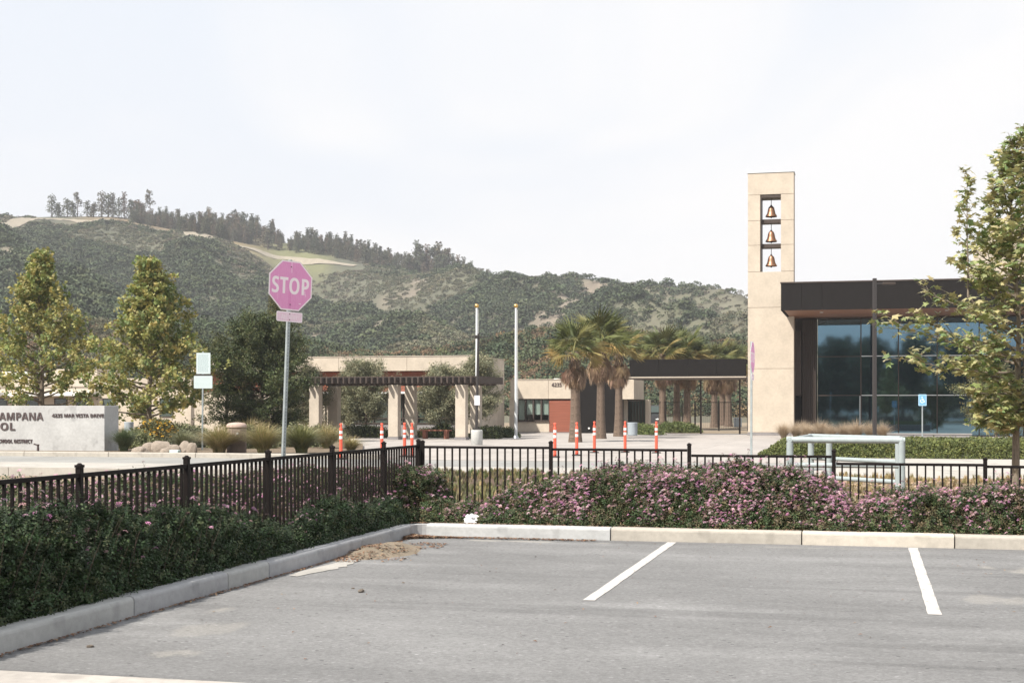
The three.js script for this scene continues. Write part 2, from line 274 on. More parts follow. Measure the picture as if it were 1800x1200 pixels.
function roadDist(x, z) { let best = 1e9; for (let i = 1; i < dirtRoad.length; i++) { const [ax, az] = dirtRoad[i - 1], [bx, bz] = dirtRoad[i], t = clamp(((x - ax) * (bx - ax) + (z - az) * (bz - az)) / ((bx - ax) ** 2 + (bz - az) ** 2)); best = Math.min(best, Math.hypot(x - lerp(ax, bx, t), z - lerp(az, bz, t))); } return best; }
function terrain(x, z) {   // what grows here: 0 bare .. 1 scrub, and the ground's own colour
  let scar = 0;
  for (const [sx, sz, w, d] of scars) scar = Math.max(scar, smooth(1.2, 0.6, Math.hypot((x - sx) / w, (z - sz) / d) + 0.7 * (fbm(x * 0.12, z * 0.07, 3, 0, 0, 95) - 0.5)));
  const b = x / z * FOCAL + 900, s = (z - 150) / (RZ - 150);
  const orchard = smooth(1090, 1150, b + 60 * (fbm(x * 0.03, z * 0.03, 2, 0, 0, 96) - 0.5)) * smooth(0.33, 0.45, s);
  const grass = smooth(0.86, 0.93, s) * (b < 640 ? 1 : 0) * (b > 60 ? 1 : 0);
  return { scar, orchard, grass, b, s };
}
{
  const X0 = -760, X1 = 900, Z0 = 130, Z1 = 860, NX = 300, NZ = 190, pos = [], col = [], idx = [], uv = [];
  for (let j = 0; j <= NZ; j++) for (let i = 0; i <= NX; i++) {
    const x = lerp(X0, X1, i / NX), z = lerp(Z0, Z1, j / NZ), t = terrain(x, z), n = fbm(x * 0.06, z * 0.05, 4, 0, 0, 97), n2 = fbm(x * 0.016, z * 0.016, 3, 0, 0, 98);
    pos.push(x, hillY(x, z), -z); uv.push(x, z);
    let c = [lerp(0.08, 0.13, n), lerp(0.088, 0.13, n), lerp(0.058, 0.09, n)];
    const mix = (d, k) => { c = c.map((q, m) => lerp(q, d[m], clamp(k))); };
    mix([0.15, 0.135, 0.10], smooth(0.5, 0.7, n2) * 0.6);
    mix([0.145, 0.14, 0.10], t.orchard * (0.55 + 0.6 * (n - 0.3))); mix([0.12, 0.13, 0.075], t.orchard * 0.75 * smooth(0.42, 0.62, fbm(x * 0.09, z * 0.02, 4, 0, 0, 197)));
    mix([0.175, 0.18, 0.085], t.grass * smooth(460, 380, Math.abs(t.b - 480) * 4) * 0.9);
    mix([0.24, 0.175, 0.105], t.grass * smooth(200, 120, Math.abs(t.b - 300)) * 0.7);
    mix([0.25, 0.21, 0.17], t.scar * (0.5 + 0.6 * n));
    col.push(...c);
  }
  for (let j = 0; j < NZ; j++) for (let i = 0; i < NX; i++) { const a = j * (NX + 1) + i, b = a + 1, c = a + NX + 1, d = c + 1; idx.push(a, b, c, b, d, c); }
  const g = new THREE.BufferGeometry(); g.setAttribute('position', new THREE.Float32BufferAttribute(pos, 3)); g.setAttribute('color', new THREE.Float32BufferAttribute(col, 3)); g.setAttribute('uv', new THREE.Float32BufferAttribute(uv, 2)); g.setIndex(idx); g.computeVertexNormals();
  struct('hills', g, std([1, 1, 1], 0.97, { vertexColors: true, map: scaled(concreteTex, 45) }));
  // dirt track along the brow
  const rp = [], ri = [], curve = new THREE.CatmullRomCurve3(dirtRoad.map(([x, z]) => new THREE.Vector3(x, 0, z))), N = 400;
  for (let i = 0; i <= N; i++) { const p = curve.getPoint(i / N), t = curve.getTangent(i / N), w = 2.2 + 0.9 * vnoise(i * 0.12, 1); for (const s of [-1, 1]) { const x = p.x - t.z * s * w, z = p.z + t.x * s * w; rp.push(x, hillY(x, z) + 0.3, -z); } if (i) { const a = i * 2; ri.push(a - 2, a, a - 1, a - 1, a, a + 1); } }
  const rg = new THREE.BufferGeometry(); rg.setAttribute('position', new THREE.Float32BufferAttribute(rp, 3)); rg.setIndex(ri); rg.computeVertexNormals();
  struct('dirt_track', metreUV(rg), std([0.33, 0.295, 0.235], 0.97, { map: scaled(concreteTex, 9) }));
}

// ---------------------------------------------------------------- foliage building blocks
const UPV = new THREE.Vector3(0, 1, 0);
function turned(p, q, s) { return new THREE.Matrix4().compose(p, q, typeof s === 'number' ? new THREE.Vector3(s, s, s) : s); }
function randomTurn(r, upBias = 0) {
  const n = new THREE.Vector3(r() - 0.5, r() - 0.5 + upBias, r() - 0.5).normalize();
  return new THREE.Quaternion().setFromUnitVectors(UPV, n).multiply(new THREE.Quaternion().setFromAxisAngle(UPV, r() * 6.283));
}
function quads(list) {   // [centre, normal turn, length, width] -> leaf-like bent rhombs
  const pos = [], idx = [];
  for (const [c, q, l, w] of list) {
    const k = pos.length / 3;
    for (const [x, y, z] of [[0, 0, -l / 2], [w / 2, w * 0.16, 0], [0, -l * 0.08, l / 2], [-w / 2, w * 0.16, 0]]) { const v = new THREE.Vector3(x, y, z).applyQuaternion(q).add(c); pos.push(v.x, v.y, v.z); }
    idx.push(k, k + 3, k + 1, k + 1, k + 3, k + 2);
  }
  const g = new THREE.BufferGeometry(); g.setAttribute('position', new THREE.Float32BufferAttribute(pos, 3)); g.setIndex(idx);
  const f = g.toNonIndexed(); f.computeVertexNormals(); return f;
}
// a sprig of small leaves along a short shoot
function sprigGeo(seed, n, len, leaf) {
  const r = rng(seed), list = [];
  for (let i = 0; i < n; i++) {
    const t = i / (n - 1), a = i * 2.4, rad = leaf * 0.55;
    const q = new THREE.Quaternion().setFromEuler(new THREE.Euler(-0.5 + r() * 0.9, -a + (r() - 0.5), (r() - 0.5) * 0.9));
    list.push([new THREE.Vector3(Math.sin(a) * rad, (t - 0.3) * len, -Math.cos(a) * rad), q, leaf * (0.8 + 0.5 * r()) * (1.1 - 0.35 * t), leaf * 0.55]);
  }
  return quads(list);
}
const sprigs = [sprigGeo(1, 12, 0.09, 0.029), sprigGeo(2, 11, 0.08, 0.034), sprigGeo(3, 13, 0.11, 0.026)];
// a lantana flower head: a small dome of florets
const flowerGeo = (() => { const list = []; for (let i = 0; i < 11; i++) { const t = i / 10, a = i * 2.4, rr = 0.019 * Math.sqrt(t); list.push([new THREE.Vector3(Math.cos(a) * rr, 0.010 * (1 - t), Math.sin(a) * rr), new THREE.Quaternion().setFromEuler(new THREE.Euler(0.5 * t * Math.sin(a), a, -0.5 * t * Math.cos(a))), 0.0135, 0.0125]); } return quads(list); })();
const pick = (r, pal) => pal[Math.floor(r() * pal.length) % pal.length];
const vary = (r, c, k = 0.25) => { const f = 1 + (r() - 0.5) * 2 * k; return [c[0] * f * (1 + (r() - 0.5) * 0.15), c[1] * f, c[2] * f * (1 + (r() - 0.5) * 0.15)]; };
const LANTANA_MIX = [[0.04, 0.078, 0.024], [0.056, 0.092, 0.03], [0.075, 0.095, 0.034], [0.045, 0.072, 0.03], [0.11, 0.10, 0.048], [0.15, 0.11, 0.065]];
const BLOOM = [[0.52, 0.235, 0.385], [0.57, 0.31, 0.44], [0.46, 0.19, 0.36], [0.60, 0.42, 0.46], [0.44, 0.26, 0.28], [0.36, 0.22, 0.22]];
const lantanaLeaf = leafMat([1, 1, 1], 0.25), bloomMat = leafMat([1, 1, 1], 0.3);

// a lantana planting described by a height field in site axes
function lantana(label, seed, u0, u1, v0, v1, top, count, blooms, bloomAt, LANTANA = LANTANA_MIX) {
  const t = thing('lantana_hedge', label, 'flowering hedge', ORIGIN, -TURN), r = rng(seed), sets = [[], [], []], cols = [[], [], []], fl = [], fc = [], stems = [];
  const base = 0.1;
  const h = (u, v) => { const b = top(u, v); return b <= 0.03 ? 0 : b * (0.62 + 0.68 * fbm(u * 2.3, v * 2.3, 3, 0, 0, seed)) + 0.09 * (vnoise(u * 8, v * 8, 0, 0, seed) - 0.5); };
  let tries = 0;
  for (let i = 0; i < count && tries < count * 8; tries++) {
    const u = lerp(u0, u1, r()), v = lerp(v0, v1, r()), H = h(u, v); if (H < 0.06) continue;
    const edge = Math.min(h(u + 0.2, v), h(u - 0.2, v), h(u, v + 0.2), h(u, v - 0.2));           // how near an outer face
    let y;
    if (edge < H * 0.6) y = r() * H; else y = H - Math.pow(r(), 1.8) * Math.min(H, 0.34);
    const p = new THREE.Vector3(u + (r() - 0.5) * 0.06, base + y, -v), k = i % 3;
    sets[k].push(turned(p, randomTurn(r, 0.35), 0.85 + 0.55 * r())); cols[k].push(vary(r, pick(r, LANTANA), 0.32)); i++;
  }
  for (let i = 0; i < count / 45; i++) {   // shoots that stand out of the mass
    const u = lerp(u0, u1, r()), v = lerp(v0, v1, r()), H = h(u, v); if (H < 0.2) continue;
    const a = r() * 6.28, l = (0.08 + 0.17 * r() * r()), d = new THREE.Vector3(Math.cos(a) * 0.6, 1, Math.sin(a) * 0.6 + 0.15).normalize();
    for (let k = 0; k < 4; k++) { sets[2].push(turned(new THREE.Vector3(u, base + H - 0.02, -v).addScaledVector(d, l * k / 3), new THREE.Quaternion().setFromUnitVectors(UPV, d).multiply(randomTurn(r, 1.6)), 0.9 - 0.12 * k)); cols[2].push(vary(r, pick(r, LANTANA), 0.3)); }
    if (r() < bloomAt(u, v)) { fl.push(turned(new THREE.Vector3(u, base + H + 0.01, -v).addScaledVector(d, l), new THREE.Quaternion().setFromUnitVectors(UPV, d), 0.8 + 0.4 * r())); fc.push(vary(r, pick(r, BLOOM), 0.15)); }
  }
  for (let i = 0, n = 0; i < blooms && n < blooms * 12; n++) {
    const u = lerp(u0, u1, r()), v = lerp(v0, v1, r()), H = h(u, v); if (H < 0.08 || r() > bloomAt(u, v) * (0.15 + 1.5 * smooth(0.38, 0.66, fbm(u * 2.1, v * 2.1, 3, 0, 0, seed + 5)))) continue;
    const y = base + H - Math.pow(r(), 2.2) * Math.min(0.32, H * 0.8) + 0.03;
    const q = new THREE.Quaternion().setFromUnitVectors(UPV, new THREE.Vector3((r() - 0.5) * 1.2, 0.7 + r() * 0.4, 0.25 + (r() - 0.5) * 1.2).normalize());
    fl.push(turned(new THREE.Vector3(u, y, -v), q, 0.6 + 0.6 * r())); fc.push(vary(r, pick(r, BLOOM), 0.15)); i++;
  }
  for (let i = 0; i < count / 60; i++) { const u = lerp(u0, u1, r()), v = lerp(v0, v1, r()), H = h(u, v); if (H < 0.15) continue; const a = r() * 6.28, l = H * 0.35; stems.push(rod([u, base - 0.02, -v], [u + Math.cos(a) * l * 0.5, base + H * 0.55, -v + Math.sin(a) * l * 0.5], 0.006, 0.003, 5), rod([u + Math.cos(a) * l * 0.5, base + H * 0.55, -v + Math.sin(a) * l * 0.5], [u + Math.cos(a) * l, base + H * 0.97, -v + Math.sin(a) * l], 0.003, 0.0015, 4)); }
  if (stems.length) { const s = part('stems', join(stems), M.darkBark, t); s.userData.kind = 'stuff'; }
  sprigs.forEach((g, k) => instanced('foliage', g, lantanaLeaf, sets[k], t, cols[k]));
  if (fl.length) instanced('flowers', flowerGeo, bloomMat, fl, t, fc);
  return t;
}
const inStrip = (u, a, b, soft = 0.12) => smooth(a - soft, a + soft, u) * smooth(b + soft, b - soft, u);
const frontTop = [[-13, 0.76], [-8.5, 0.76], [-7, 0.70], [-5.6, 0.66], [-4.7, 0.60], [-4.2, 0.44], [-3.7, 0.30], [-3.1, 0.24], [-2.5, 0.36], [-1.9, 0.44], [-1.2, 0.32], [-0.5, 0.28], [0.2, 0.32], [0.6, 0.28]];
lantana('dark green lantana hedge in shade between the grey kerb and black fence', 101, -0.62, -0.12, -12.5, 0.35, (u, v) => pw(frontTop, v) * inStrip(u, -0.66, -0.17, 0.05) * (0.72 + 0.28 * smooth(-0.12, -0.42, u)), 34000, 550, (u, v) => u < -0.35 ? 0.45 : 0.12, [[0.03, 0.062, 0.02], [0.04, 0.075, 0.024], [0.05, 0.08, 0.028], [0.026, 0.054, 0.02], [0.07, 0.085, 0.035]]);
lantana('sunlit pink lantana growing on the far side of the long black fence', 103, -3.1, -0.62, -12.5, 4.2, (u, v) => pw([[-12, 0.70], [-4.5, 0.70], [-3, 0.66], [-1, 0.62], [1, 0.6], [3, 0.45], [4.2, 0.1]], v) * inStrip(u, -2.9, -0.75, 0.25), 22000, 9000, () => 1);
lantana('rounded lantana bush filling the corner where the two fences meet', 105, -1.3, 0.6, 0.15, 2.4, (u, v) => Math.max(0.74 * smooth(1.0, 0.55, Math.hypot((u + 0.42) / 0.62, (v - 1.2) / 0.9)), 0.22 * smooth(1, 0.6, Math.hypot((u - 0.2) / 0.5, (v - 0.7) / 0.5))), 8500, 900, () => 0.9);
const bankTop = [[0.1, 0.1], [0.55, 0.17], [1.0, 0.36], [1.5, 0.53], [2, 0.62], [3, 0.70], [3.9, 0.68], [4.6, 0.62], [5.05, 0.52], [5.3, 0.36]];
lantana('tall bank of lantana thick with pink flowers along the sunlit kerb', 107, 0.12, 5.5, 0.2, 3.0, (u, v) => pw(bankTop, u) * smooth(0.14, 0.85, v) * smooth(3.0, 1.9, v) * smooth(5.5, 5.1, u), 38000, 19000, (u, v) => 0.35 + smooth(0.3, 0.8, v));
lantana('low lantana with fewer flowers between the kerb and the pipe guard rail', 109, 5.2, 10.5, 0.2, 2.1, (u, v) => pw([[5.2, 0.38], [6, 0.43], [7, 0.5], [8, 0.56], [10, 0.58]], u) * smooth(0.14, 0.6, v) * smooth(2.1, 1.3, v) * smooth(5.15, 5.4, u), 19000, 8000, (u, v) => 0.2 + 0.8 * smooth(0.4, 0.9, v));

// weeds and dry grass on the bank beyond the fence: nobody could count them
{
  const r = rng(77), blades = []; for (let i = 0; i < 14; i++) { const a = r() * 6.28; blades.push([new THREE.Vector3(Math.cos(a) * 0.03 * r(), 0.05, Math.sin(a) * 0.03 * r()), new THREE.Quaternion().setFromEuler(new THREE.Euler(1.57 + (r() - 0.5) * 1.1, 0, (r() - 0.5) * 1.1)), 0.14, 0.012]); }
  const g = quads(blades), l = [], c = [];
  for (let i = 0; i < 11000; i++) { const g1 = r() < 0.65, u = g1 ? lerp(-7, 3.2, r()) : lerp(3, 16, r()), v = g1 ? lerp(4.2, 13.9, r()) : lerp(2.3, 13.8, Math.pow(r(), 0.8)), green = g1 && r() < 0.7; if (fbm(u * 0.9, v * 0.9, 3, 0, 0, 12) < (g1 ? 0.36 : 0.44)) continue; l.push(turned(new THREE.Vector3(u, 0.1 + soilLift(u, v), -v), new THREE.Quaternion().setFromAxisAngle(UPV, r() * 6.28), 0.7 + 0.9 * r())); c.push(vary(r, green ? pick(r, [[0.12, 0.155, 0.055], [0.165, 0.18, 0.08], [0.2, 0.17, 0.11]]) : pick(r, [[0.33, 0.27, 0.14], [0.22, 0.2, 0.09], [0.4, 0.3, 0.17]]), 0.3)); }
  const grass = onSite(instanced('bank_grass', g, leafMat([1, 1, 1], 0.2), l, scene, c)); tag(grass, 'sparse green and dry grass on the mulch bank beyond the fence', 'grass', null, 'stuff');
  const chip = quads([[new THREE.Vector3(), new THREE.Quaternion(), 0.07, 0.03]]), cl = [], cc = [];
  for (let i = 0; i < 9000; i++) { const u = lerp(2.5, 14, r()), v = lerp(2.2, 13.9, r()); cl.push(turned(new THREE.Vector3(u, 0.135 + soilLift(u, v) * 1.2 + 0.06 * smooth(2.2, 5, v) * smooth(14, 11, v), -v), randomTurn(r, 1.2), 0.5 + r())); cc.push(vary(r, pick(r, [[0.4, 0.28, 0.18], [0.25, 0.16, 0.1], [0.5, 0.4, 0.28]]), 0.3)); }
  tag(onSite(instanced('bark_chips', chip, std([1, 1, 1], 0.95, { side: THREE.DoubleSide }), cl, scene, cc)), 'tan bark chips spread over the bank beyond the fence', 'mulch', null, 'stuff');
}

// leaf litter in the gutter corner, a washed-out heap of sand, a crumpled white bag, small stones
{
  const r = rng(55), leaf = quads([[new THREE.Vector3(), new THREE.Quaternion(), 0.06, 0.03]]), heapY = (u, v) => 0.085 * smooth(1.0, 0.15, Math.hypot((u - 0.24) / 0.52, (v + 1.9) / 1.05) + 0.5 * (fbm(u * 3.5, v * 2.5, 4, 0, 0, 8) - 0.5)) * (0.65 + 0.7 * fbm(u * 7, v * 7, 3, 0, 0, 19)) - 0.012, l = [], c = [], pal = [[0.13, 0.07, 0.042], [0.18, 0.10, 0.06], [0.09, 0.05, 0.034], [0.24, 0.16, 0.10]];
  const put = (u, v, y = 0.012, s = 1) => { l.push(turned(new THREE.Vector3(u, y, -v), randomTurn(r, 1.6), s * (0.5 + 0.8 * r()))); c.push(vary(r, pick(r, pal), 0.3)); };
  for (let i = 0; i < 2400; i++) { const t = r(); put(0.03 + 0.6 * t * t, -0.14 - Math.pow(r(), 1.7) * 0.4 * (1 - t), 0.01 + 0.03 * r() * (1 - t)); }
  for (let i = 0; i < 800; i++) put(0.1 + 2.2 * Math.pow(r(), 1.6), -0.07 - 0.14 * Math.pow(r(), 1.6), 0.012, 0.8);
  for (let i = 0; i < 1200; i++) put(0.03 + 0.05 * Math.pow(r(), 2), -9.2 * Math.pow(r(), 1.3), 0.01, 0.6);
  for (let i = 0; i < 1300; i++) { const u = 0.02 + 0.75 * Math.pow(r(), 1.5), v = -0.85 - 2.2 * r(); if (fbm(u * 5 + 2, v * 3, 3, 0, 0, 33) < 0.5) continue; put(u, v, Math.max(0, heapY(u, v)) + 0.012, 0.75); }
  for (let i = 0; i < 170; i++) put(0.3 + 9 * r(), -8.5 * r(), 0.008, 0.55);
  for (let i = 0; i < 900; i++) put(9 * Math.pow(r(), 1.4) - 0.1, 0.17 + 0.14 * r(), 0.15, 0.8);
  tag(onSite(instanced('leaf_litter', leaf, std([1, 1, 1], 0.95, { side: THREE.DoubleSide }), l, scene, c)), 'brown dry leaves and bark litter lying in the gutter', 'leaf litter', null, 'stuff');
  const heap = onSite(shade(new THREE.Mesh(sheet(0.0, 1.1, -3.2, -0.7, 0.0, 0.03, 0.03, heapY), std([0.33, 0.275, 0.21], 0.98, { map: scaled(concreteTex, 0.9), bumpMap: scaled(grainTex, 0.4), bumpScale: 0.012 }))));
  heap.name = numbered('sand_heap'); scene.add(heap); tag(heap, 'low heap of washed-out sand and soil against the kerb near the corner', 'sand');
  const patch = []; for (let i = 0; i <= 16; i++) patch.push([0.24 + 0.13 * Math.sin(i / 16 * Math.PI) + 0.07 * (hash(i, 4) - 0.5), -4.3 + i * 0.115]); patch.push([0.12, -2.5], [0.16, -3.2], [0.1, -3.9], [0.13, -4.25]);
  const pm = onSite(shade(new THREE.Mesh(poly(patch, 0.005), concrete([0.44, 0.43, 0.41], 1.1)))); pm.name = numbered('cement_spill'); scene.add(pm); tag(pm, 'pale dried cement spill on the asphalt beside the grey kerb', 'cement spill');
  const bag = new THREE.IcosahedronGeometry(0.11, 3), p = bag.attributes.position;
  for (let i = 0; i < p.count; i++) { const x = p.getX(i), y = p.getY(i), z = p.getZ(i), k = 0.72 + 0.75 * Math.abs(fbm(x * 22 + 5, y * 22 + z * 17, 3, 0, 0, 6) - 0.5) * 2; p.setXYZ(i, x * k * 1.1, Math.max(-0.05, y * k * 0.85), z * k * 0.7); }
  bag.computeVertexNormals();
  const bm = shade(new THREE.Mesh(bag, std([0.74, 0.75, 0.77], 0.6, { flatShading: true }))); bm.name = numbered('litter_bag'); bm.position.copy(site(0.62, 0.42, 0.17)); scene.add(bm); tag(bm, 'crumpled white plastic bag caught at the foot of the lantana', 'litter');
  for (const [u, v, s] of [[1.2, -5.2, 0.034], [1.05, -5.0, 0.014], [0.42, -8.3, 0.022], [1.35, -4.5, 0.012]]) { const g = new THREE.DodecahedronGeometry(s, 0); g.scale(1.3, 0.55, 0.9); const st = shade(new THREE.Mesh(g, M.rock)); st.name = numbered('stone'); st.position.copy(site(u, v, s * 0.35)); st.rotation.y = u * 9; scene.add(st); tag(st, 'small loose stone lying on the asphalt', 'stone', 'loose stones on the asphalt'); }
}

// ---------------------------------------------------------------- black picket fences
const PICKET = box(-0.0105, 0.0105, 0, 1, -0.0105, 0.0105);
function fenceRun(label, along, panels, at) {   // panels: [start, end, rail height]; along maps distance to site [u, v]
  const t = thing('picket_fence', label, 'fence', ORIGIN, -TURN), dirY = at;
  const cap = join([box(-0.028, 0.028, 0, 0.02, -0.028, 0.028), cyl(0.026, 0.012, 0.014, 8, 0, 0.02, 0)]);
  const place = (m, s, y) => { const [u, v] = along(s); m.position.set(u, y, -v); m.rotation.y = dirY; };
  const postAt = (s, top) => { const m = part('post', box(-0.024, 0.024, 0, top - 0.02, -0.024, 0.024, 0.004), M.black, t); place(m, s, 0.02); const c = part('post_cap', cap, M.black, m); c.position.y = top - 0.02; };
  panels.forEach(([a, b, y], i) => {
    postAt(a, Math.max(y, panels[i - 1]?.[2] ?? 0) + 0.045);
    if (i === panels.length - 1) postAt(b, y + 0.045);
    const L = b - a - 0.054, mid = (a + b) / 2;
    for (const [ry, hh] of [[y - 0.034, 0.034], [0.22, 0.03]]) { const m = part('rail', box(-L / 2, L / 2, 0, hh, -0.017, 0.017, 0.003), M.black, t); place(m, mid, ry); }
    const n = Math.round((b - a) / 0.1023); for (let k = 1; k < n; k++) { const m = part('picket', PICKET, M.black, t); place(m, lerp(a, b, k / n), 0.155); m.scale.y = y - 0.034 - 0.155; }
  });
  return t;
}
const FU = -0.5, FV = 1.72, PL = 1.795;
{
  const run = []; for (let k = 0; k < 7; k++) run.unshift([FV - 0.8 * PL - (k + 1) * PL, FV - 0.8 * PL - k * PL, 1.085]);
  run.push([FV - 0.8 * PL, FV, 1.085]);
  fenceRun('long black metal picket fence standing behind the dark shaded hedge', (s) => [FU, s], run, Math.PI / 2);
  const R = 1.845;
  fenceRun('stepped black metal picket fence above the pink lantana bank', (s) => [FU + s, FV + 0.02 * s], [[0.06, R, 1.07], [R, 2 * R, 1.05], [2 * R, 3 * R, 0.98], [3 * R, 4 * R, 0.89], [4 * R, 5 * R, 0.87], [5 * R, 6 * R, 0.85]], 0);
}

// ---------------------------------------------------------------- buildings (local x along B, local -z away)
const font = await new FontLoader().loadAsync('fonts/droid/droid_sans_bold.typeface.json');
function lettering(text, size, depth, width) {
  const g = new TextGeometry(text, { font, size, depth, curveSegments: 3, bevelEnabled: false }); g.computeBoundingBox();
  if (width) g.scale(width / (g.boundingBox.max.x - g.boundingBox.min.x), 1, 1);
  return g;
}
function building(name, label, p) { const t = thing(name, label, 'building', p, -TURN); t.f = facade(p); return t; }

{ // bell tower
  const p = ground(1315, 80), t = building('bell_tower', 'slender cream bell tower with an open slot holding three bells', p), W = 2.54, D = 1.25, x0 = 0.69, x1 = 1.83;
  const lv = [0.16, 3.74, 7.17, 9.18, 10.67, 12.05, 13.5, 14.72];
  for (let i = 1; i < lv.length; i++) {
    const a = lv[i - 1] + 0.009, b = lv[i] - 0.009;
    if (a > 9 && b < 13.5) { part('wall_panel', box(0, x0, a, b, -D, 0, 0.012), M.cream, t); part('wall_panel', box(x1, W, a, b, -D, 0, 0.012), M.cream, t); }
    else part('wall_panel', box(0, W, a, b, -D, 0, 0.012), M.cream, t);
  }
  part('core', join([box(0.03, W - 0.03, 0, 9.15, -D + 0.03, -0.03), box(0.03, x0 - 0.03, 9.1, 13.55, -D + 0.03, -0.03), box(x1 + 0.03, W - 0.03, 9.1, 13.55, -D + 0.03, -0.03), box(0.03, W - 0.03, 13.53, 14.7, -D + 0.03, -0.03)]), M.creamDim, t);
  part('plinth', box(-0.03, W + 0.03, 0, 0.155, -D - 0.03, 0.03, 0.01), M.greyWall, t);
  part('coping', box(-0.035, W + 0.035, 14.722, 14.79, -D - 0.035, 0.035, 0.01), M.alu, t);
  part('slot_lining', join([box(x0 + 0.002, x0 + 0.05, 9.2, 13.44, -D + 0.04, -0.05), box(x0 + 0.052, x1 - 0.01, 13.34, 13.49, -D + 0.04, -0.04)]), M.bronze, t);
  for (const y of [10.67, 12.05]) part('cross_beam', box(x0 + 0.052, x1 - 0.003, y - 0.12, y + 0.1, -D * 0.78, -D * 0.22, 0.01), M.bronze, t);
  part('flood_light', join([cyl(0.05, 0.07, 0.16, 10, 2.05, 0.3, 0.08), box(2.0, 2.1, 0.3, 0.36, 0.0, 0.1)]), M.pole, t);
  const cx = (x0 + x1) / 2, where = ['top', 'middle', 'bottom'];
  [13.34, 11.93, 10.55].forEach((y, i) => {
    const b = thing('bell', ['uppermost bronze bell in the tower slot', 'bronze bell hanging between the two cross beams of the tower', 'lowest bronze bell in the tower slot'][i], 'bell', p.clone().add(new THREE.Vector3(cx * CA - 0.62 * -SA, 0, cx * SA + 0.62 * -CA)).setY(y - 1.02), -TURN);
    part('shell', lathe([[0.30, 0.02], [0.315, 0.0], [0.33, 0.03], [0.29, 0.1], [0.235, 0.19], [0.205, 0.32], [0.185, 0.43], [0.15, 0.54], [0.09, 0.60], [0.05, 0.615], [0, 0.62]], 28), M.bell, b);
    part('hanger', join([cyl(0.07, 0.05, 0.06, 10, 0, 0.61, 0), cyl(0.018, 0.018, 0.36, 8, 0, 0.66, 0)]), M.bronze, b);
    part('clapper', join([cyl(0.015, 0.015, 0.4, 6, 0, 0.02, 0), new THREE.SphereGeometry(0.05, 10, 8).translate(0, -0.02, 0)]), M.bronze, b);
  });
}

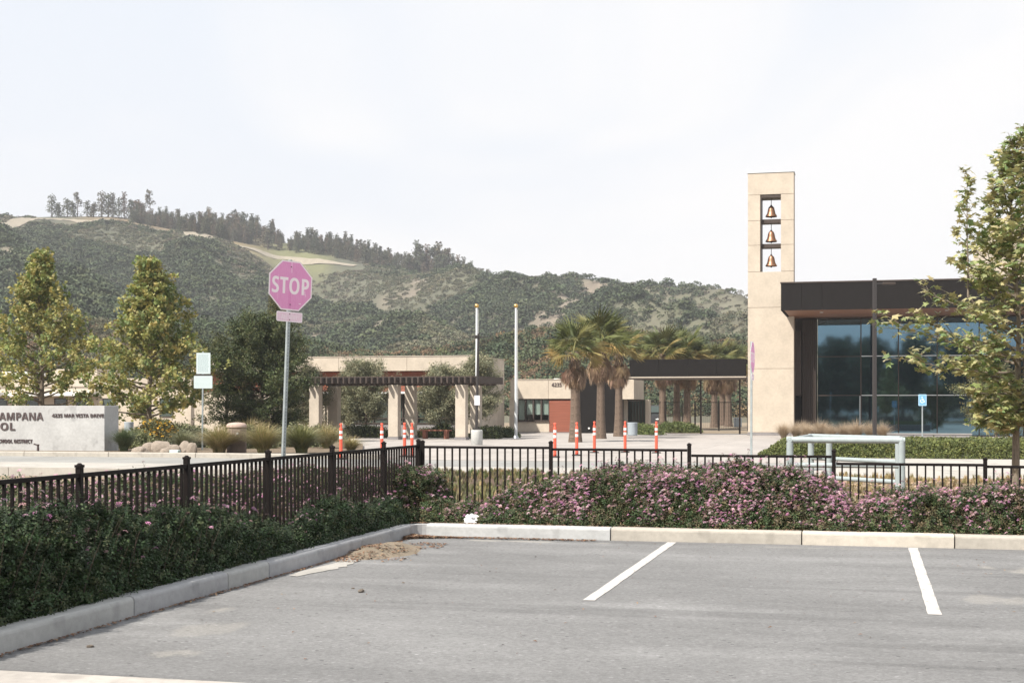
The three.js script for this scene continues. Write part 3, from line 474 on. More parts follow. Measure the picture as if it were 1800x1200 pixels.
{ // glass-fronted hall under a deep dark canopy
  const p = ground(1437, 80.5), t = building('school_hall', 'glass fronted school hall under a deep charcoal canopy roof', p), f = t.f, X = (b) => f.t(b);
  const rows = [0.02, 2.25, 4.45, 6.56], cols = [1437, 1514, 1580, 1648, 1722, 1800, 1885].map(X), r = rng(9);
  for (let i = 1; i < cols.length; i++) for (let j = 1; j < rows.length; j++) {
    const w = cols[i] - cols[i - 1] - 0.05, h = rows[j] - rows[j - 1] - 0.04, g = new THREE.BoxGeometry(w, h, 0.02);
    const set = i === 1 ? -0.35 : 0, m = part('pane', g, M.glassDark, t); m.position.set((cols[i] + cols[i - 1]) / 2, (rows[j] + rows[j - 1]) / 2, set); m.rotation.set((r() - 0.5) * 0.007, (r() - 0.5) * 0.012, 0);
  }
  for (let i = 1; i < cols.length; i++) part('mullion', box(cols[i] - 0.03, cols[i] + 0.03, 0, 6.58, -0.09, 0.035), M.bronze, t);
  part('door_jamb', box(cols[1] - 0.075, cols[1] - 0.033, 0, 2.22, -0.05, 0.04), M.alu, t);
  for (let i = 1; i < cols.length; i++) for (const y of [2.25, 4.45]) part('transom', box(cols[i - 1] + 0.032, cols[i] - 0.032, y - 0.025, y + 0.025, i === 1 ? -0.4 : -0.09, i === 1 ? -0.31 : 0.03), i === 1 ? M.bronze : M.alu, t);
  part('rear_wall', box(0.0, cols[6], 0, 6.655, -0.9, -0.6), M.creamDim, t); part('head_frame', box(0.0, cols[6], 6.585, 6.655, -0.59, 0.04), M.bronze, t);
  // dark bronze return between tower and glass: fins and panels
  const a = X(1398), fins = 7; part('return_wall', box(a - 0.15, -0.03, 0, 6.655, -1.0, -0.7), M.bronze, t);
  for (let i = 0; i < fins; i++) { const x = lerp(a + 0.45, -0.12, i / (fins - 1)); part('fin', box(x - 0.035, x + 0.035, 0, 6.56, -0.68, -0.05, 0.008), M.bronze, t); }
  part('wall_panel', box(a - 0.05, a + 0.35, 2.25, 5.9, -0.62, 0.1, 0.01), M.bronze, t);
  part('wall_panel', box(a - 0.05, a + 0.35, 0.05, 2.18, -0.62, 0.0, 0.01), M.charcoal, t);
  // canopy
  const q = ground(1373, 74), fq = facade(q), off = new THREE.Vector3().subVectors(q, p), lx = off.x * CA + off.z * SA, lz = -off.x * SA + off.z * CA;
  const len = 22, y0 = 6.62, y1 = 8.02;
  let xs = [0, 1.05, 2.1, 4.55, 7.0, 9.45, 11.9, 14.4, 16.9, 19.4, len];
  for (let i = 1; i < xs.length; i++) part('fascia_panel', box(lx + xs[i - 1] + 0.006, lx + xs[i] - 0.006, y0, y1, lz - 0.12, lz), M.charcoal, t);
  part('fascia_backing', box(lx + 0.13, lx + len, y0 + 0.09, y1 - 0.21, lz - 0.2, lz - 0.125), M.charcoal, t); part('fascia_return', box(lx, lx + 0.12, y0, y1, lz - 9, lz - 0.124), M.charcoal, t);
  part('roof_edge', box(lx - 0.03, lx + len, y1 + 0.003, y1 + 0.07, lz - 9, lz + 0.03), M.bronze, t);
  part('roof', box(lx + 0.13, lx + len, y1 - 0.2, y1 - 0.02, lz - 9, lz - 0.13), M.charcoal, t);
  for (let i = 0; i < 17; i++) part('soffit_board', box(lx + 0.13, lx + len, y0 + 0.04, y0 + 0.075, lz - 0.13 - (i + 1) * 0.46 + 0.012, lz - 0.13 - i * 0.46), M.soffit, t);
  for (let i = 0; i < 5; i++) part('down_light', cyl(0.09, 0.09, 0.04, 12, lx + 2 + i * 3.2, y0 + 0.005, lz - 2.4), M.alu, t);
  part('sill', box(X(1437), cols[6], -0.02, 0.019, -0.1, 0.12), M.greyWall, t);
  // tall cream volume rising behind the canopy
  const s = new THREE.Shape([[X(1690), 8.1], [X(1760), 12.4], [X(1880), 12.4], [X(1950), 8.1], [X(1950), 0], [X(1690), 0]].map(([x, y]) => new THREE.Vector2(x, y)));
  const hg = new THREE.ExtrudeGeometry(s, { depth: 6, bevelEnabled: false }); hg.translate(0, 0, -9.5); part('upper_wall', metreUV(hg), M.cream, t);
}

{ // long low grey wall and tan-trimmed entry canopy between tower and office
  const p = ground(1560, 62), f = facade(p), w = thing('planter_wall', 'low grey concrete planter wall in front of the glass hall', 'wall', p, -TURN);
  part('wall', box(0, f.t(1709), 0, 0.41, -0.25, 0, 0.012), M.greyWall, w); part('coping', box(-0.02, f.t(1709) + 0.02, 0.412, 0.45, -0.28, 0.03, 0.008), concrete([0.4, 0.39, 0.385], 2), w);
}
{
  const p = ground(1312, 80.6), f = facade(p), L = f.t(1107), c = thing('entry_canopy', 'dark flat entrance canopy joining the bell tower to the office', 'canopy', p, -TURN);
  for (let i = 0; i < 4; i++) part('fascia_panel', box(lerp(L, 0, i / 4) + 0.005, lerp(L, 0, (i + 1) / 4) - 0.005, 3.34, 4.33, -0.1, 0), M.charcoal, c);
  part('fascia_backing', box(L + 0.11, 0, 3.36, 4.14, -0.16, -0.105), M.charcoal, c);
  part('end_panel', box(L, L + 0.1, 3.34, 4.33, -3.4, -0.104), M.charcoal, c);
  part('roof', box(L + 0.11, 0, 4.15, 4.3, -3.4, -0.11), M.charcoal, c);
  part('trim', box(L - 0.04, 0, 3.27, 3.335, -3.44, 0.03), M.creamDim, c); part('lower_edge', box(L - 0.02, 0, 3.2, 3.266, -3.4, 0.01), M.bronze, c);
  for (const [b, z] of [[1293, -2.9], [1221, -3.2]]) part('column', box(f.t(b) - 0.05, f.t(b) + 0.05, 0, 3.2, z - 0.05, z + 0.05), M.bronze, c);
}

{ // office with the street number
  const p = ground(898, 88), t = building('office_building', 'low cream office with street number and red brown siding', p), f = t.f, X = (b) => f.t(b);
  const top = 3.26, head = 2.1, xw0 = X(909), xw1 = X(965), xr = X(1018), n = 3;
  for (const [a, b] of [[X(897), X(964)], [X(964), xr]]) part('parapet_panel', box(a + 0.006, b - 0.006, head, top, -0.35, 0, 0.01), M.cream, t);
  part('coping', box(X(896), xr, top + 0.002, top + 0.05, -0.4, 0.03), M.creamDim, t);
  part('wall', join([box(X(895), xw0, 0.05, head - 0.003, -0.4, -0.06), box(xw0 + 0.002, xw1, 0.05, 0.68, -0.4, -0.06)]), M.cream, t);
  part('sill', box(xw0, xw1, 0.682, 0.73, -0.3, 0.03), M.bronze, t);
  for (let i = 0; i < 4; i++) {
    const a = lerp(xw0, xw1, i / 4), b = lerp(xw0, xw1, (i + 1) / 4), w = part('window', join([box(a, a + 0.05, 0.735, head - 0.004, -0.2, -0.08), box(b - 0.05, b - 0.002, 0.735, head - 0.004, -0.2, -0.08), box(a + 0.052, b - 0.052, head - 0.06, head - 0.004, -0.2, -0.08), box(a + 0.052, b - 0.052, 0.735, 0.785, -0.2, -0.08)]), M.bronze, t);
    part('pane', box(a + 0.052, b - 0.052, 0.787, head - 0.062, -0.16, -0.15), new THREE.MeshPhysicalMaterial({ color: RGB(0.75, 0.8, 0.78), roughness: 0.02, transmission: 1, thickness: 0 }), w);
    part('blind', box(a + 0.06, b - 0.06, i === 0 ? 0.8 : 1.12, head - 0.07, -0.26, -0.25), M.blind, w);
  }
  const bh = 0.128; for (let y = 0.06, i = 0; y < head - bh; y += bh, i++) part('siding_board', box(xw1 + 0.01, xr, y + 0.005, y + bh - 0.004, -0.3, -0.05 - 0.006 * (i % 2)), M.redSiding, t);
  part('siding_backing', box(xw1 + 0.005, xr, 0, head - 0.01, -0.4, -0.31), M.redSiding, t);
  part('plinth', box(X(895), xr, 0, 0.048, -0.4, -0.02), M.greyWall, t);
  const num = part('street_number', lettering('4235', 0.24, 0.03, 0.62), M.letter, t); num.position.set(X(970), 2.84, 0.002);
  part('body', join([box(xw1 + 0.2, X(1088), 0, top - 0.3, -8, -0.8), box(X(895), xw1 + 0.197, 0, top - 0.3, -8, -4.2), box(X(895), X(895) + 0.2, 0, top - 0.35, -4.197, -0.41), box(X(895) + 0.203, xw1 + 0.197, top - 0.5, top - 0.35, -4.197, -0.37)]), M.creamDim, t);
  for (const [b, w, h] of [[958, 0.4, 0.14], [981, 0.14, 0.3]]) part('roof_vent', cyl(w / 2, w / 2, h, 12, X(b), top - 0.3, -2.5 - b * 0.001), M.white, t).position.y = 0.32;
  // charcoal entry wall, then a cream box over the doorway
  part('charcoal_wall', box(X(1016), X(1094), 0, 3.75, -0.5, 0.25), M.charcoal, t);
  part('wall_light', cyl(0.06, 0.06, 0.05, 12, 0, 0, 0).rotateX(Math.PI / 2), M.white, t).position.set(X(1037), 0.3, 0.26);
  const a = X(1094) + 0.01, b = X(1116); part('doorway_parapet', box(a, b, 2.06, 3.25, -3.6, 0.3, 0.012), M.cream, t);
  const bar = []; for (let i = 0; i < 7; i++) bar.push(box(lerp(a + 0.1, X(1128), i / 6) - 0.02, lerp(a + 0.1, X(1128), i / 6) + 0.02, 0, 2.05, -1.6, -1.56));
  part('door_frame', join([...bar, box(a + 0.05, X(1130), 1.98, 2.055, -1.65, -1.5)]), M.bronze, t);
  part('doorway_glass', box(a + 0.05, X(1129), 0.05, 1.97, -1.72, -1.69), M.windowGlass, t);
  part('pillar', box(X(1129), X(1135), 0, 2.055, -2.2, -1.3), M.cream, t);
}

{ // classroom block behind the pergola
  const p = ground(830, 81), t = building('classroom_building', 'cream classroom block with red brown band behind the timber pergola', p), f = t.f, X = (b) => f.t(b), L = X(335), D = 7.4;
  const top = 4.5, b0 = 3.68, cuts = [335, 400, 465, 530, 595, 655, 715, 775, 830].map(X);
  for (let i = 1; i < cuts.length; i++) part('parapet_panel', box(cuts[i - 1] + 0.006, cuts[i] - 0.006, b0, top, -0.4, 0, 0.01), M.cream, t);
  part('end_wall', join([box(-0.4, -0.003, 0.4, top - 0.006, -D, -0.404), box(X(803), -0.003, 0.06, b0 - 0.012, -0.4, -0.004)]), M.cream, t); part('end_wall_base', box(-0.4, -0.001, 0, 0.385, -D, -0.404), M.cream, t);
  part('coping', box(L, 0.03, top + 0.002, top + 0.045, -D, 0.03), M.creamDim, t);
  const hb = 0.19; for (let y = 2.5, i = 0; y < b0 - 0.02; y += hb, i++) part('siding_board', box(L, X(802), y + 0.006, Math.min(b0 - 0.01, y + hb - 0.004), -0.6, -0.45), M.redSiding, t);
  part('sun_shade', box(X(555), X(800), 2.36, 2.48, -0.7, 0.15, 0.01), M.white, t);
  const win = [600, 625, 650, 676, 702, 728, 753, 778, 800].map(X);
  for (let i = 1; i < win.length; i++) {
    const a = win[i - 1], b = win[i], w = part('window', join([box(a, a + 0.06, 0.6, 2.355, -0.66, -0.5), box(a + 0.062, b, 2.28, 2.355, -0.66, -0.5), box(a + 0.062, b, 0.6, 0.68, -0.66, -0.5), box(a + 0.062, b, 0.92, 0.97, -0.64, -0.5)]), M.bronze, t);
    part('pane', box(a + 0.062, b, 0.682, 2.278, -0.61, -0.6), M.windowGlass, w);
  }
  part('low_wall', box(X(598), X(800), 0, 0.55, -0.5, 0.3, 0.01), M.greyWall, t);
  part('wall', join([box(L, X(566), 0, 2.49, -0.7, -0.45), box(X(576), X(599), 0, 2.35, -0.7, -0.45)]), M.cream, t);
  const d = part('door', box(X(567), X(575), 0.02, 2.3, -0.62, -0.56), M.creamDim, t); part('handle', box(X(573.4), X(574.1), 1.0, 1.12, -0.56, -0.52), M.rubber, d);
  part('door_frame', join([box(X(566), X(567) - 0.002, 0, 2.35, -0.66, -0.5), box(X(575) + 0.002, X(576), 0, 2.35, -0.66, -0.5)]), M.bronze, t);
  part('door_light', box(X(570.5), X(573.5), 2.06, 2.2, -0.55, -0.4), M.pole, t);
  part('body', box(L, -0.42, 0.05, top - 0.25, -D, -0.72), M.creamDim, t);
  part('roof_vent', cyl(0.03, 0.03, 0.35, 8, X(690), top - 0.28, -3), M.white, t);
}

{ // far classroom wing seen through the street trees
  const p = ground(335, 96), t = building('classroom_wing', 'cream classroom wing with pale flat roofs seen through the street trees', p), f = t.f, X = (b) => f.t(b), L = X(-160);
  part('wall', box(L, 0, 0, 3.0, -9, 0), M.cream, t); part('parapet', box(L - 0.1, 0.1, 3.003, 3.55, -9, 0.12, 0.01), M.creamDim, t); part('roof_unit', box(X(60), X(150), 3.552, 4.25, -5, -1.5, 0.02), M.cream, t);
  part('roof_band', box(X(20), X(175), 2.35, 2.6, 0.003, 1.0, 0.01), M.white, t); part('roof_band', box(L, X(20) - 0.3, 2.35, 2.6, 0.003, 1.0, 0.01), M.white, t); part('roof_unit', box(X(-20), X(28), 3.552, 4.1, -4, -1.5, 0.02), M.white, t);
  for (const b of [-120, -70, -10, 45, 95, 134, 180, 230, 280]) { const w = part('window', join([box(X(b), X(b) + 0.06, 0.9, 2.2, 0.0, 0.05), box(X(b) + 0.94, X(b) + 1.0, 0.9, 2.2, 0.0, 0.05), box(X(b) + 0.062, X(b) + 0.938, 2.14, 2.2, 0.0, 0.05), box(X(b) + 0.062, X(b) + 0.938, 0.9, 0.96, 0.0, 0.05)]), M.bronze, t); part('pane', box(X(b) + 0.062, X(b) + 0.938, 0.962, 2.138, 0.006, 0.02), M.windowGlass, w); }
}

{ // timber pergola on cream columns
  const front = [[543, 70.5], [682, 69.6], [800, 69.0]], p = ground(700, 69.6), t = thing('pergola', 'dark timber pergola on paired cream columns', 'pergola', p, -TURN), f = facade(p);
  const loc = (b) => f.t(b), cols = [[543, 560, 0], [682, 699, 0], [800, 818, 0]].map(([a, b]) => [loc(a), loc(b)]), dz = -3.2;
  const backX = (b) => { const k = (b - 900) / FOCAL, bx = p.x + SA * 3.2, bz = -p.z + CA * 3.2; return (k * bz - bx) / (CA + SA * k); };
  const colGeo = (a, b, z) => box(a, b, 0.13, 2.68, z - 0.5, z, 0.015);
  for (const [a, b] of cols) { const c = part('column', colGeo(a, b, 0), M.pillar, t); part('column_base', box(a - 0.03, b + 0.03, 0, 0.128, -0.59, 0.03), M.greyWall, c); }
  for (const [a, b] of [[576, 593], [711, 728], [826, 843]].map(([a, b]) => [backX(a), backX(b)])) { const c = part('column', colGeo(a, b, dz), M.pillar, t); part('column_base', box(a - 0.03, b + 0.03, 0, 0.128, dz - 0.59, dz + 0.03), M.greyWall, c); }
  const L = loc(522), R = loc(843);
  for (const z of [-0.28, dz - 0.28]) part('beam', box(L + 0.2, R - 0.1, 2.683, 2.86, z - 0.1, z + 0.1, 0.01), M.pergola, t);
  const n = 33; for (let i = 0; i < n; i++) { const x = lerp(L, R, i / (n - 1)); part('rafter', box(x - 0.04, x + 0.04, 2.745, 3.04, dz - 1.0, 0.55, 0.006), M.pergola, t); }
  for (const z of [0.1, -1.7, dz - 0.7]) part('batten', box(L - 0.05, R + 0.05, 3.043, 3.09, z - 0.05, z + 0.05), M.pergola, t);
  part('end_rafter', box(R + 0.045, R + 0.09, 2.75, 3.09, dz - 1.0, 0.57), M.pergola, t);
}
{ // bench under it
  const p = ground(737, 71), f = facade(p), w = f.t(790), b = thing('bench', 'red brown slab bench under the pergola', 'bench', p, -TURN), m = std([0.33, 0.13, 0.085], 0.7, { map: scaled(woodTex, 1.5, 0.3) });
  for (let i = 0; i < 3; i++) part('seat_slat', box(0, w, 0.4, 0.46, -0.45 + i * 0.15, -0.31 + i * 0.15, 0.008), m, b);
  for (const x of [0.15, w - 0.3]) part('leg', box(x, x + 0.16, 0, 0.397, -0.42, -0.03), m, b);
}

// ---------------------------------------------------------------- school name wall
{
  const p = ground(183, 48.6), t = thing('school_name_wall', 'pale grey concrete school name wall with raised dark lettering', 'sign', p, -TURN), f = facade(p), X = (b) => f.t(b), L = X(-260);
  const cuts = [L, X(-130), X(0) - 0.9, 0]; part('wall', box(L, 0, 0, 1.64, -0.95, 0, 0.012), M.sign, t);
  const y = (b, row) => f.y(b, row);
  const add = (text, b0, b1, row, size) => { const m = part('lettering', lettering(text, size, 0.025, X(b1) - X(b0)), M.letter, t); m.position.set(X(b0), y(b0, row), 0.004); };
  add('CAMPANA', -13.5, 74.5, 738, 0.262); add('SCHOOL', -57, 25, 755.5, 0.262);
  add('SCHOOL DISTRICT', -7.5, 56, 778, 0.125); add('4235 MAR VISTA DRIVE', 91, 182, 733, 0.118);
  const s = thing('sprinkler', 'small dark sprinkler riser in front of the school name wall', 'sprinkler', site(...toSite(ground(66, 47.6)), 0.05), -TURN); part('riser', join([cyl(0.045, 0.04, 0.2, 10), cyl(0.03, 0.05, 0.1, 10, 0, 0.2, 0), rod([0, 0.27, 0], [-0.13, 0.31, 0.05], 0.02, 0.03)]), M.letter, s);
}

// ---------------------------------------------------------------- poles, signs and street furniture
const plainSheet = (w, h, r = 0.03) => { const s = new THREE.Shape(), a = w / 2, b = h / 2; s.moveTo(-a + r, -b); s.lineTo(a - r, -b); s.quadraticCurveTo(a, -b, a, -b + r); s.lineTo(a, b - r); s.quadraticCurveTo(a, b, a - r, b); s.lineTo(-a + r, b); s.quadraticCurveTo(-a, b, -a, b - r); s.lineTo(-a, -b + r); s.quadraticCurveTo(-a, -b, -a + r, -b); return new THREE.ExtrudeGeometry(s, { depth: 0.003, bevelEnabled: false }); };
function faceMat(w, h, px, draw, rough = 0.5) {   // printed sign face: the flat print only
  const c = document.createElement('canvas'); c.width = Math.round(w * px); c.height = Math.round(h * px); const g = c.getContext('2d'); draw(g, c.width, c.height);
  const t = new THREE.CanvasTexture(c); t.colorSpace = THREE.SRGBColorSpace; return new THREE.MeshStandardMaterial({ map: t, roughness: rough });
}
const octagon = (w) => { const s = new THREE.Shape(), k = Math.tan(Math.PI / 8) * w / 2, a = w / 2; [[-k, -a], [k, -a], [a, -k], [a, k], [k, a], [-k, a], [-a, k], [-a, -k]].forEach(([x, y], i) => i ? s.lineTo(x, y) : s.moveTo(x, y)); return s; };
function faceUV(g, w, h) { const p = g.attributes.position, uv = g.attributes.uv; for (let i = 0; i < p.count; i++) uv.setXY(i, p.getX(i) / w + 0.5, p.getY(i) / h + 0.5); return g; }
function perforated(h, w = 0.05) {   // square galvanised tube with punched holes
  const g = [box(-w / 2, w / 2, 0, h, -w / 2, w / 2, 0.003)];
  return join(g);
}
const stopFace = faceMat(0.762, 0.762, 560, (g, W, H) => {
  g.fillStyle = '#e398c8'; g.fillRect(0, 0, W, H);
  const r = rng(3); for (let i = 0; i < 1500; i++) { const x = r() * W, y = r() * H; g.fillStyle = r() < 0.5 ? 'rgba(240,186,222,0.16)' : 'rgba(214,124,182,0.13)'; g.fillRect(x, y, 1 + r() * 3, 10 + r() * 60); }
  for (let i = 0; i < 260; i++) { g.fillStyle = 'rgba(245,215,232,0.35)'; g.fillRect(r() * W, r() * H, 1 + r() * 3, 1 + r() * 4); }
  for (const [sx, sy, sw, sh, c] of [[0.5, 0.0, 0.03, 0.24, 'rgba(248,214,234,0.5)'], [0.46, 0.62, 0.06, 0.34, 'rgba(206,96,168,0.22)'], [0.2, 0.3, 0.02, 0.5, 'rgba(246,206,230,0.35)'], [0.83, 0.58, 0.012, 0.09, 'rgba(250,235,244,0.8)'], [0.85, 0.64, 0.01, 0.06, 'rgba(250,235,244,0.8)'], [0.7, 0.84, 0.05, 0.02, 'rgba(250,235,244,0.7)'], [0.62, 0.2, 0.015, 0.3, 'rgba(206,96,168,0.15)']]) { g.fillStyle = c; g.fillRect(sx * W, sy * H, sw * W, sh * H); }
  g.strokeStyle = '#f4e6ec'; g.lineWidth = W * 0.055; const k = Math.tan(Math.PI / 8) * W / 2, c = W / 2; g.beginPath(); [[-k, -c], [k, -c], [c, -k], [c, k], [k, c], [-k, c], [-c, k], [-c, -k]].forEach(([x, y], i) => i ? g.lineTo(c + x, c + y) : g.moveTo(c + x, c + y)); g.closePath(); g.stroke();
  g.fillStyle = '#f6eaef'; g.textAlign = 'center'; g.textBaseline = 'alphabetic'; g.save(); g.translate(c, c + H * 0.165); g.scale(0.80, 1); g.font = 'bold ' + Math.round(H * 0.46) + 'px sans-serif'; g.fillText('STOP', 0, 0); g.restore();
});
const plaqueFace = faceMat(0.457, 0.155, 700, (g, W, H) => {
  g.fillStyle = '#eed3e2'; g.fillRect(0, 0, W, H); const r = rng(4); for (let i = 0; i < 240; i++) { g.fillStyle = r() < 0.5 ? 'rgba(250,236,243,0.4)' : 'rgba(222,170,204,0.25)'; g.fillRect(r() * W, r() * H, 2 + r() * 4, 8 + r() * 30); }
  g.strokeStyle = '#f6ecf1'; g.lineWidth = 10; g.strokeRect(6, 6, W - 12, H - 12); g.fillStyle = '#f4e2ec'; g.font = 'bold ' + Math.round(H * 0.62) + 'px sans-serif'; g.textAlign = 'center'; g.textBaseline = 'middle'; g.save(); g.translate(W / 2, H / 2); g.scale(0.72, 1); g.fillText('ALL WAY', 0, 4); g.restore();
});
function stopSign(label, p, turn, postTop, signY, tilt, plaque) {
  const t = thing('stop_sign', label, 'stop sign', p, turn); t.rotation.z = tilt;
  part('post', perforated(postTop), M.galv, t);
  const holes = []; for (let y = 0.1; y < postTop; y += 0.0508) holes.push(new THREE.CylinderGeometry(0.006, 0.006, 0.004, 8).rotateX(Math.PI / 2).translate(0, y, 0.0255)); const hm = part('punched_holes', join(holes), M.rubber, t); hm.userData.kind = 'stuff';
  const o = faceUV(new THREE.ExtrudeGeometry(octagon(0.762), { depth: 0.003, bevelEnabled: false, steps: 1 }), 0.762, 0.762), face = part('sign_face', o, [stopFace, M.alu], t); face.position.set(0, signY, 0.03);
  part('back_plate', new THREE.ExtrudeGeometry(octagon(0.758), { depth: 0.003, bevelEnabled: false }), M.alu, t).position.set(0, signY, 0.0262);
  for (const dy of [0.29, -0.29]) { const b = part('bolt', new THREE.CylinderGeometry(0.009, 0.009, 0.008, 6).rotateX(Math.PI / 2), M.pole, face); b.position.set(0, dy, 0.006); }
  const q = part('plaque', faceUV(plainSheet(0.457, 0.155, 0.03), 0.457, 0.155), [plaque, M.alu], t); q.position.set(0, signY - 0.381 - 0.022 - 0.0775, 0.03);
  for (const dy of [0.045, -0.045]) { const b = part('bolt', new THREE.CylinderGeometry(0.008, 0.008, 0.008, 6).rotateX(Math.PI / 2), M.pole, q); b.position.set(0, dy, 0.006); }
  return t;
}
{
  const Z = 21.8, p = ground(494.5, Z, 0.1), y = heightAt(501, Z) - 0.1;
  stopSign('faded pink stop sign on a leaning perforated steel post', p, 0.69, y + 0.40, y, -0.042, plaqueFace);
  const Z2 = 34.6, p2 = ground(1321, Z2, 0.0);
  stopSign('stop sign seen edge on in front of the bell tower wall', p2, 1.28, heightAt(600, Z2), heightAt(628, Z2), -0.012, plaqueFace);
}
{ // two white notices on one post
  const Z = 50, p = ground(355, Z, 0.05), t = thing('notice_sign', 'two white text notices on one thin post beside the trash can', 'sign', p, -0.05);
  part('post', rod([0, 0, 0], [0.03, 3.5, 0], 0.03, 0.03, 10), M.galv, t);
  const text = (n) => (g, W, H) => { g.fillStyle = '#bccacc'; g.fillRect(0, 0, W, H); g.strokeStyle = '#b4c2c6'; g.lineWidth = 5; g.strokeRect(5, 5, W - 10, H - 10); const r = rng(n); g.fillStyle = '#7f9298'; for (let y = 18; y < H - 16; y += n) { let x = 16; while (x < W - 24) { const l = 4 + r() * 12; g.fillRect(x, y, Math.min(l, W - 20 - x), n * 0.45); x += l + 4; } } };
  const a = part('sign_face', faceUV(plainSheet(0.5, 0.74, 0.02), 0.5, 0.74), [faceMat(0.5, 0.74, 300, text(9)), M.alu], t); a.position.set(0.05, heightAt(638.5, Z) - 0.05, 0.034);
  part('bracket', box(-0.25, 0.33, heightAt(659.5, Z) - 0.08, heightAt(657.8, Z) - 0.05, 0.0, 0.03), M.pole, t);
  const b = part('sign_face', faceUV(plainSheet(0.66, 0.44, 0.03), 0.66, 0.44), [faceMat(0.66, 0.44, 300, (g, W, H) => { text(13)(g, W, H); g.fillStyle = 'rgba(188,202,204,0.75)'; g.fillRect(8, 8, W - 16, H - 16); }), M.alu], t); b.position.set(0.04, heightAt(671.5, Z) - 0.05, 0.034);
}
{ // accessible parking sign
  const Z = 57, p = ground(1622, Z), t = thing('parking_sign', 'blue accessible parking sign on a thin grey post', 'sign', p, -0.1);
  part('post', cyl(0.028, 0.028, heightAt(694, Z), 8), M.galv, t);
  const f = faceMat(0.32, 0.46, 360, (g, W, H) => { g.fillStyle = '#6fa6d2'; g.fillRect(0, 0, W, H); g.strokeStyle = '#c9dcea'; g.lineWidth = 5; g.strokeRect(6, 6, W - 12, H - 12); g.strokeStyle = '#e6f0f6'; g.fillStyle = '#e6f0f6'; g.lineWidth = 9; const x = W * 0.45, y = H * 0.5; g.beginPath(); g.arc(x, y - 42, 8, 0, 7); g.fill(); g.beginPath(); g.moveTo(x, y - 28); g.lineTo(x + 2, y + 4); g.lineTo(x + 26, y + 4); g.lineTo(x + 36, y + 30); g.stroke(); g.beginPath(); g.moveTo(x, y - 14); g.lineTo(x + 22, y - 14); g.stroke(); g.beginPath(); g.arc(x + 2, y + 12, 25, 0.5, 3.9); g.stroke(); });
  part('sign_face', faceUV(plainSheet(0.32, 0.46, 0.03), 0.32, 0.46), [f, M.alu], t).position.set(0, heightAt(703, Z), 0.03);
}
for (const [b, Z, label] of [[907, 72.7, 'white flagpole with gold ball beside the office building'], [838, 73.2, 'white flagpole with gold ball behind the pergola lamp post']]) {
  const h = heightAt(541, Z), t = thing('flagpole', label, 'flagpole', ground(b, Z));
  part('pole', cyl(0.085, 0.055, h, 14), std([0.62, 0.65, 0.67], 0.4), t); part('ball', new THREE.SphereGeometry(0.11, 18, 12).translate(0, h + 0.1, 0), M.gold, t); part('collar', cyl(0.16, 0.11, 0.12, 16), M.alu, t); part('halyard', rod([0.1, 1.2, 0.03], [0.075, h - 0.1, 0.03], 0.008, 0.008, 4), M.white, t);
}
{ // lamp post on a concrete drum
  const Z = 59.6, p = ground(838, Z), t = thing('lamp_post', 'black lamp post on a pale concrete drum beside the pergola', 'lamp post', p);
  part('drum', lathe([[0, 0], [0.245, 0], [0.245, 0.6], [0.225, 0.635], [0, 0.635]], 28), concrete([0.56, 0.58, 0.58], 1.2), t); part('base_plate', box(-0.15, 0.15, 0.637, 0.7, -0.15, 0.15, 0.01), M.pole, t);
  part('pole', rod([-0.02, 0.7, 0], [0.075, heightAt(586, Z), 0], 0.06, 0.045, 12), M.pole, t); part('cross_arm', rod([-0.32, heightAt(591, Z), 0], [0.5, heightAt(592, Z), 0], 0.022, 0.022), M.pole, t); part('camera', box(-0.1, 0.06, heightAt(595, Z), heightAt(589, Z), -0.07, 0.07, 0.01), M.pole, t);
  part('notice', box(-0.1, 0.13, heightAt(712, Z), heightAt(695, Z), 0.062, 0.07), std([0.62, 0.62, 0.68], 0.6), t);
}
{ // tall light pole before the hall
  const Z = 66, p = ground(1538, Z), t = thing('light_pole', 'tall dark light pole with a flat lamp arm before the glass hall', 'light pole', p), h = heightAt(489, Z);
  part('base', lathe([[0, 0], [0.24, 0], [0.24, 0.22], [0.2, 0.25], [0, 0.25]], 20), M.kerbNew, t); part('pole', box(-0.085, 0.085, 0.25, h, -0.085, 0.085, 0.02), M.pole, t);
  const arm = part('lamp_arm', box(0.09, 0.35, h - 0.27, h - 0.2, -0.04, 0.04), M.pole, t); part('lamp_head', box(0.352, 0.95, h - 0.29, h - 0.19, -0.16, 0.16, 0.03), M.bronze, arm);
}
// orange lane markers with white bands
function marker(b, Z, label) {
  const t = thing('lane_marker', label, 'lane marker', ground(b, Z), 0, 'orange lane markers across the drive');
  part('base', cyl(0.17, 0.15, 0.04, 16), M.rubber, t);
  part('tube', lathe([[0, 0.04], [0.058, 0.04], [0.052, 0.12], [0.05, 0.9], [0.052, 0.93], [0.03, 0.97], [0.028, 1.03], [0.042, 1.05], [0.04, 1.09], [0, 1.1]], 16), M.orange, t);
  for (const y of [0.62, 0.78]) part('reflective_band', cyl(0.0535, 0.0535, 0.09, 16, 0, y, 0), M.white, t);
  return t;
}
for (const [b, Z, where] of [[599, 43.5, 'in front of the first pergola columns'], [671, 44, 'just beside the second pergola column pair'], [711, 45.5, 'in a close pair, before a pergola column'], [724, 45.2, 'in a close pair, before the bench'], [975.5, 45, 'in front of the office red siding'], [1014, 46.6, 'in front of the stoutest palm trunk'], [1045, 49.5, 'beside the tallest palm trunk'], [1099, 49.8, 'in front of the blue grey litter bin'], [1154, 49.2, 'in front of the rear palm trunks']]) marker(b, Z, 'orange lane marker with white bands ' + where);
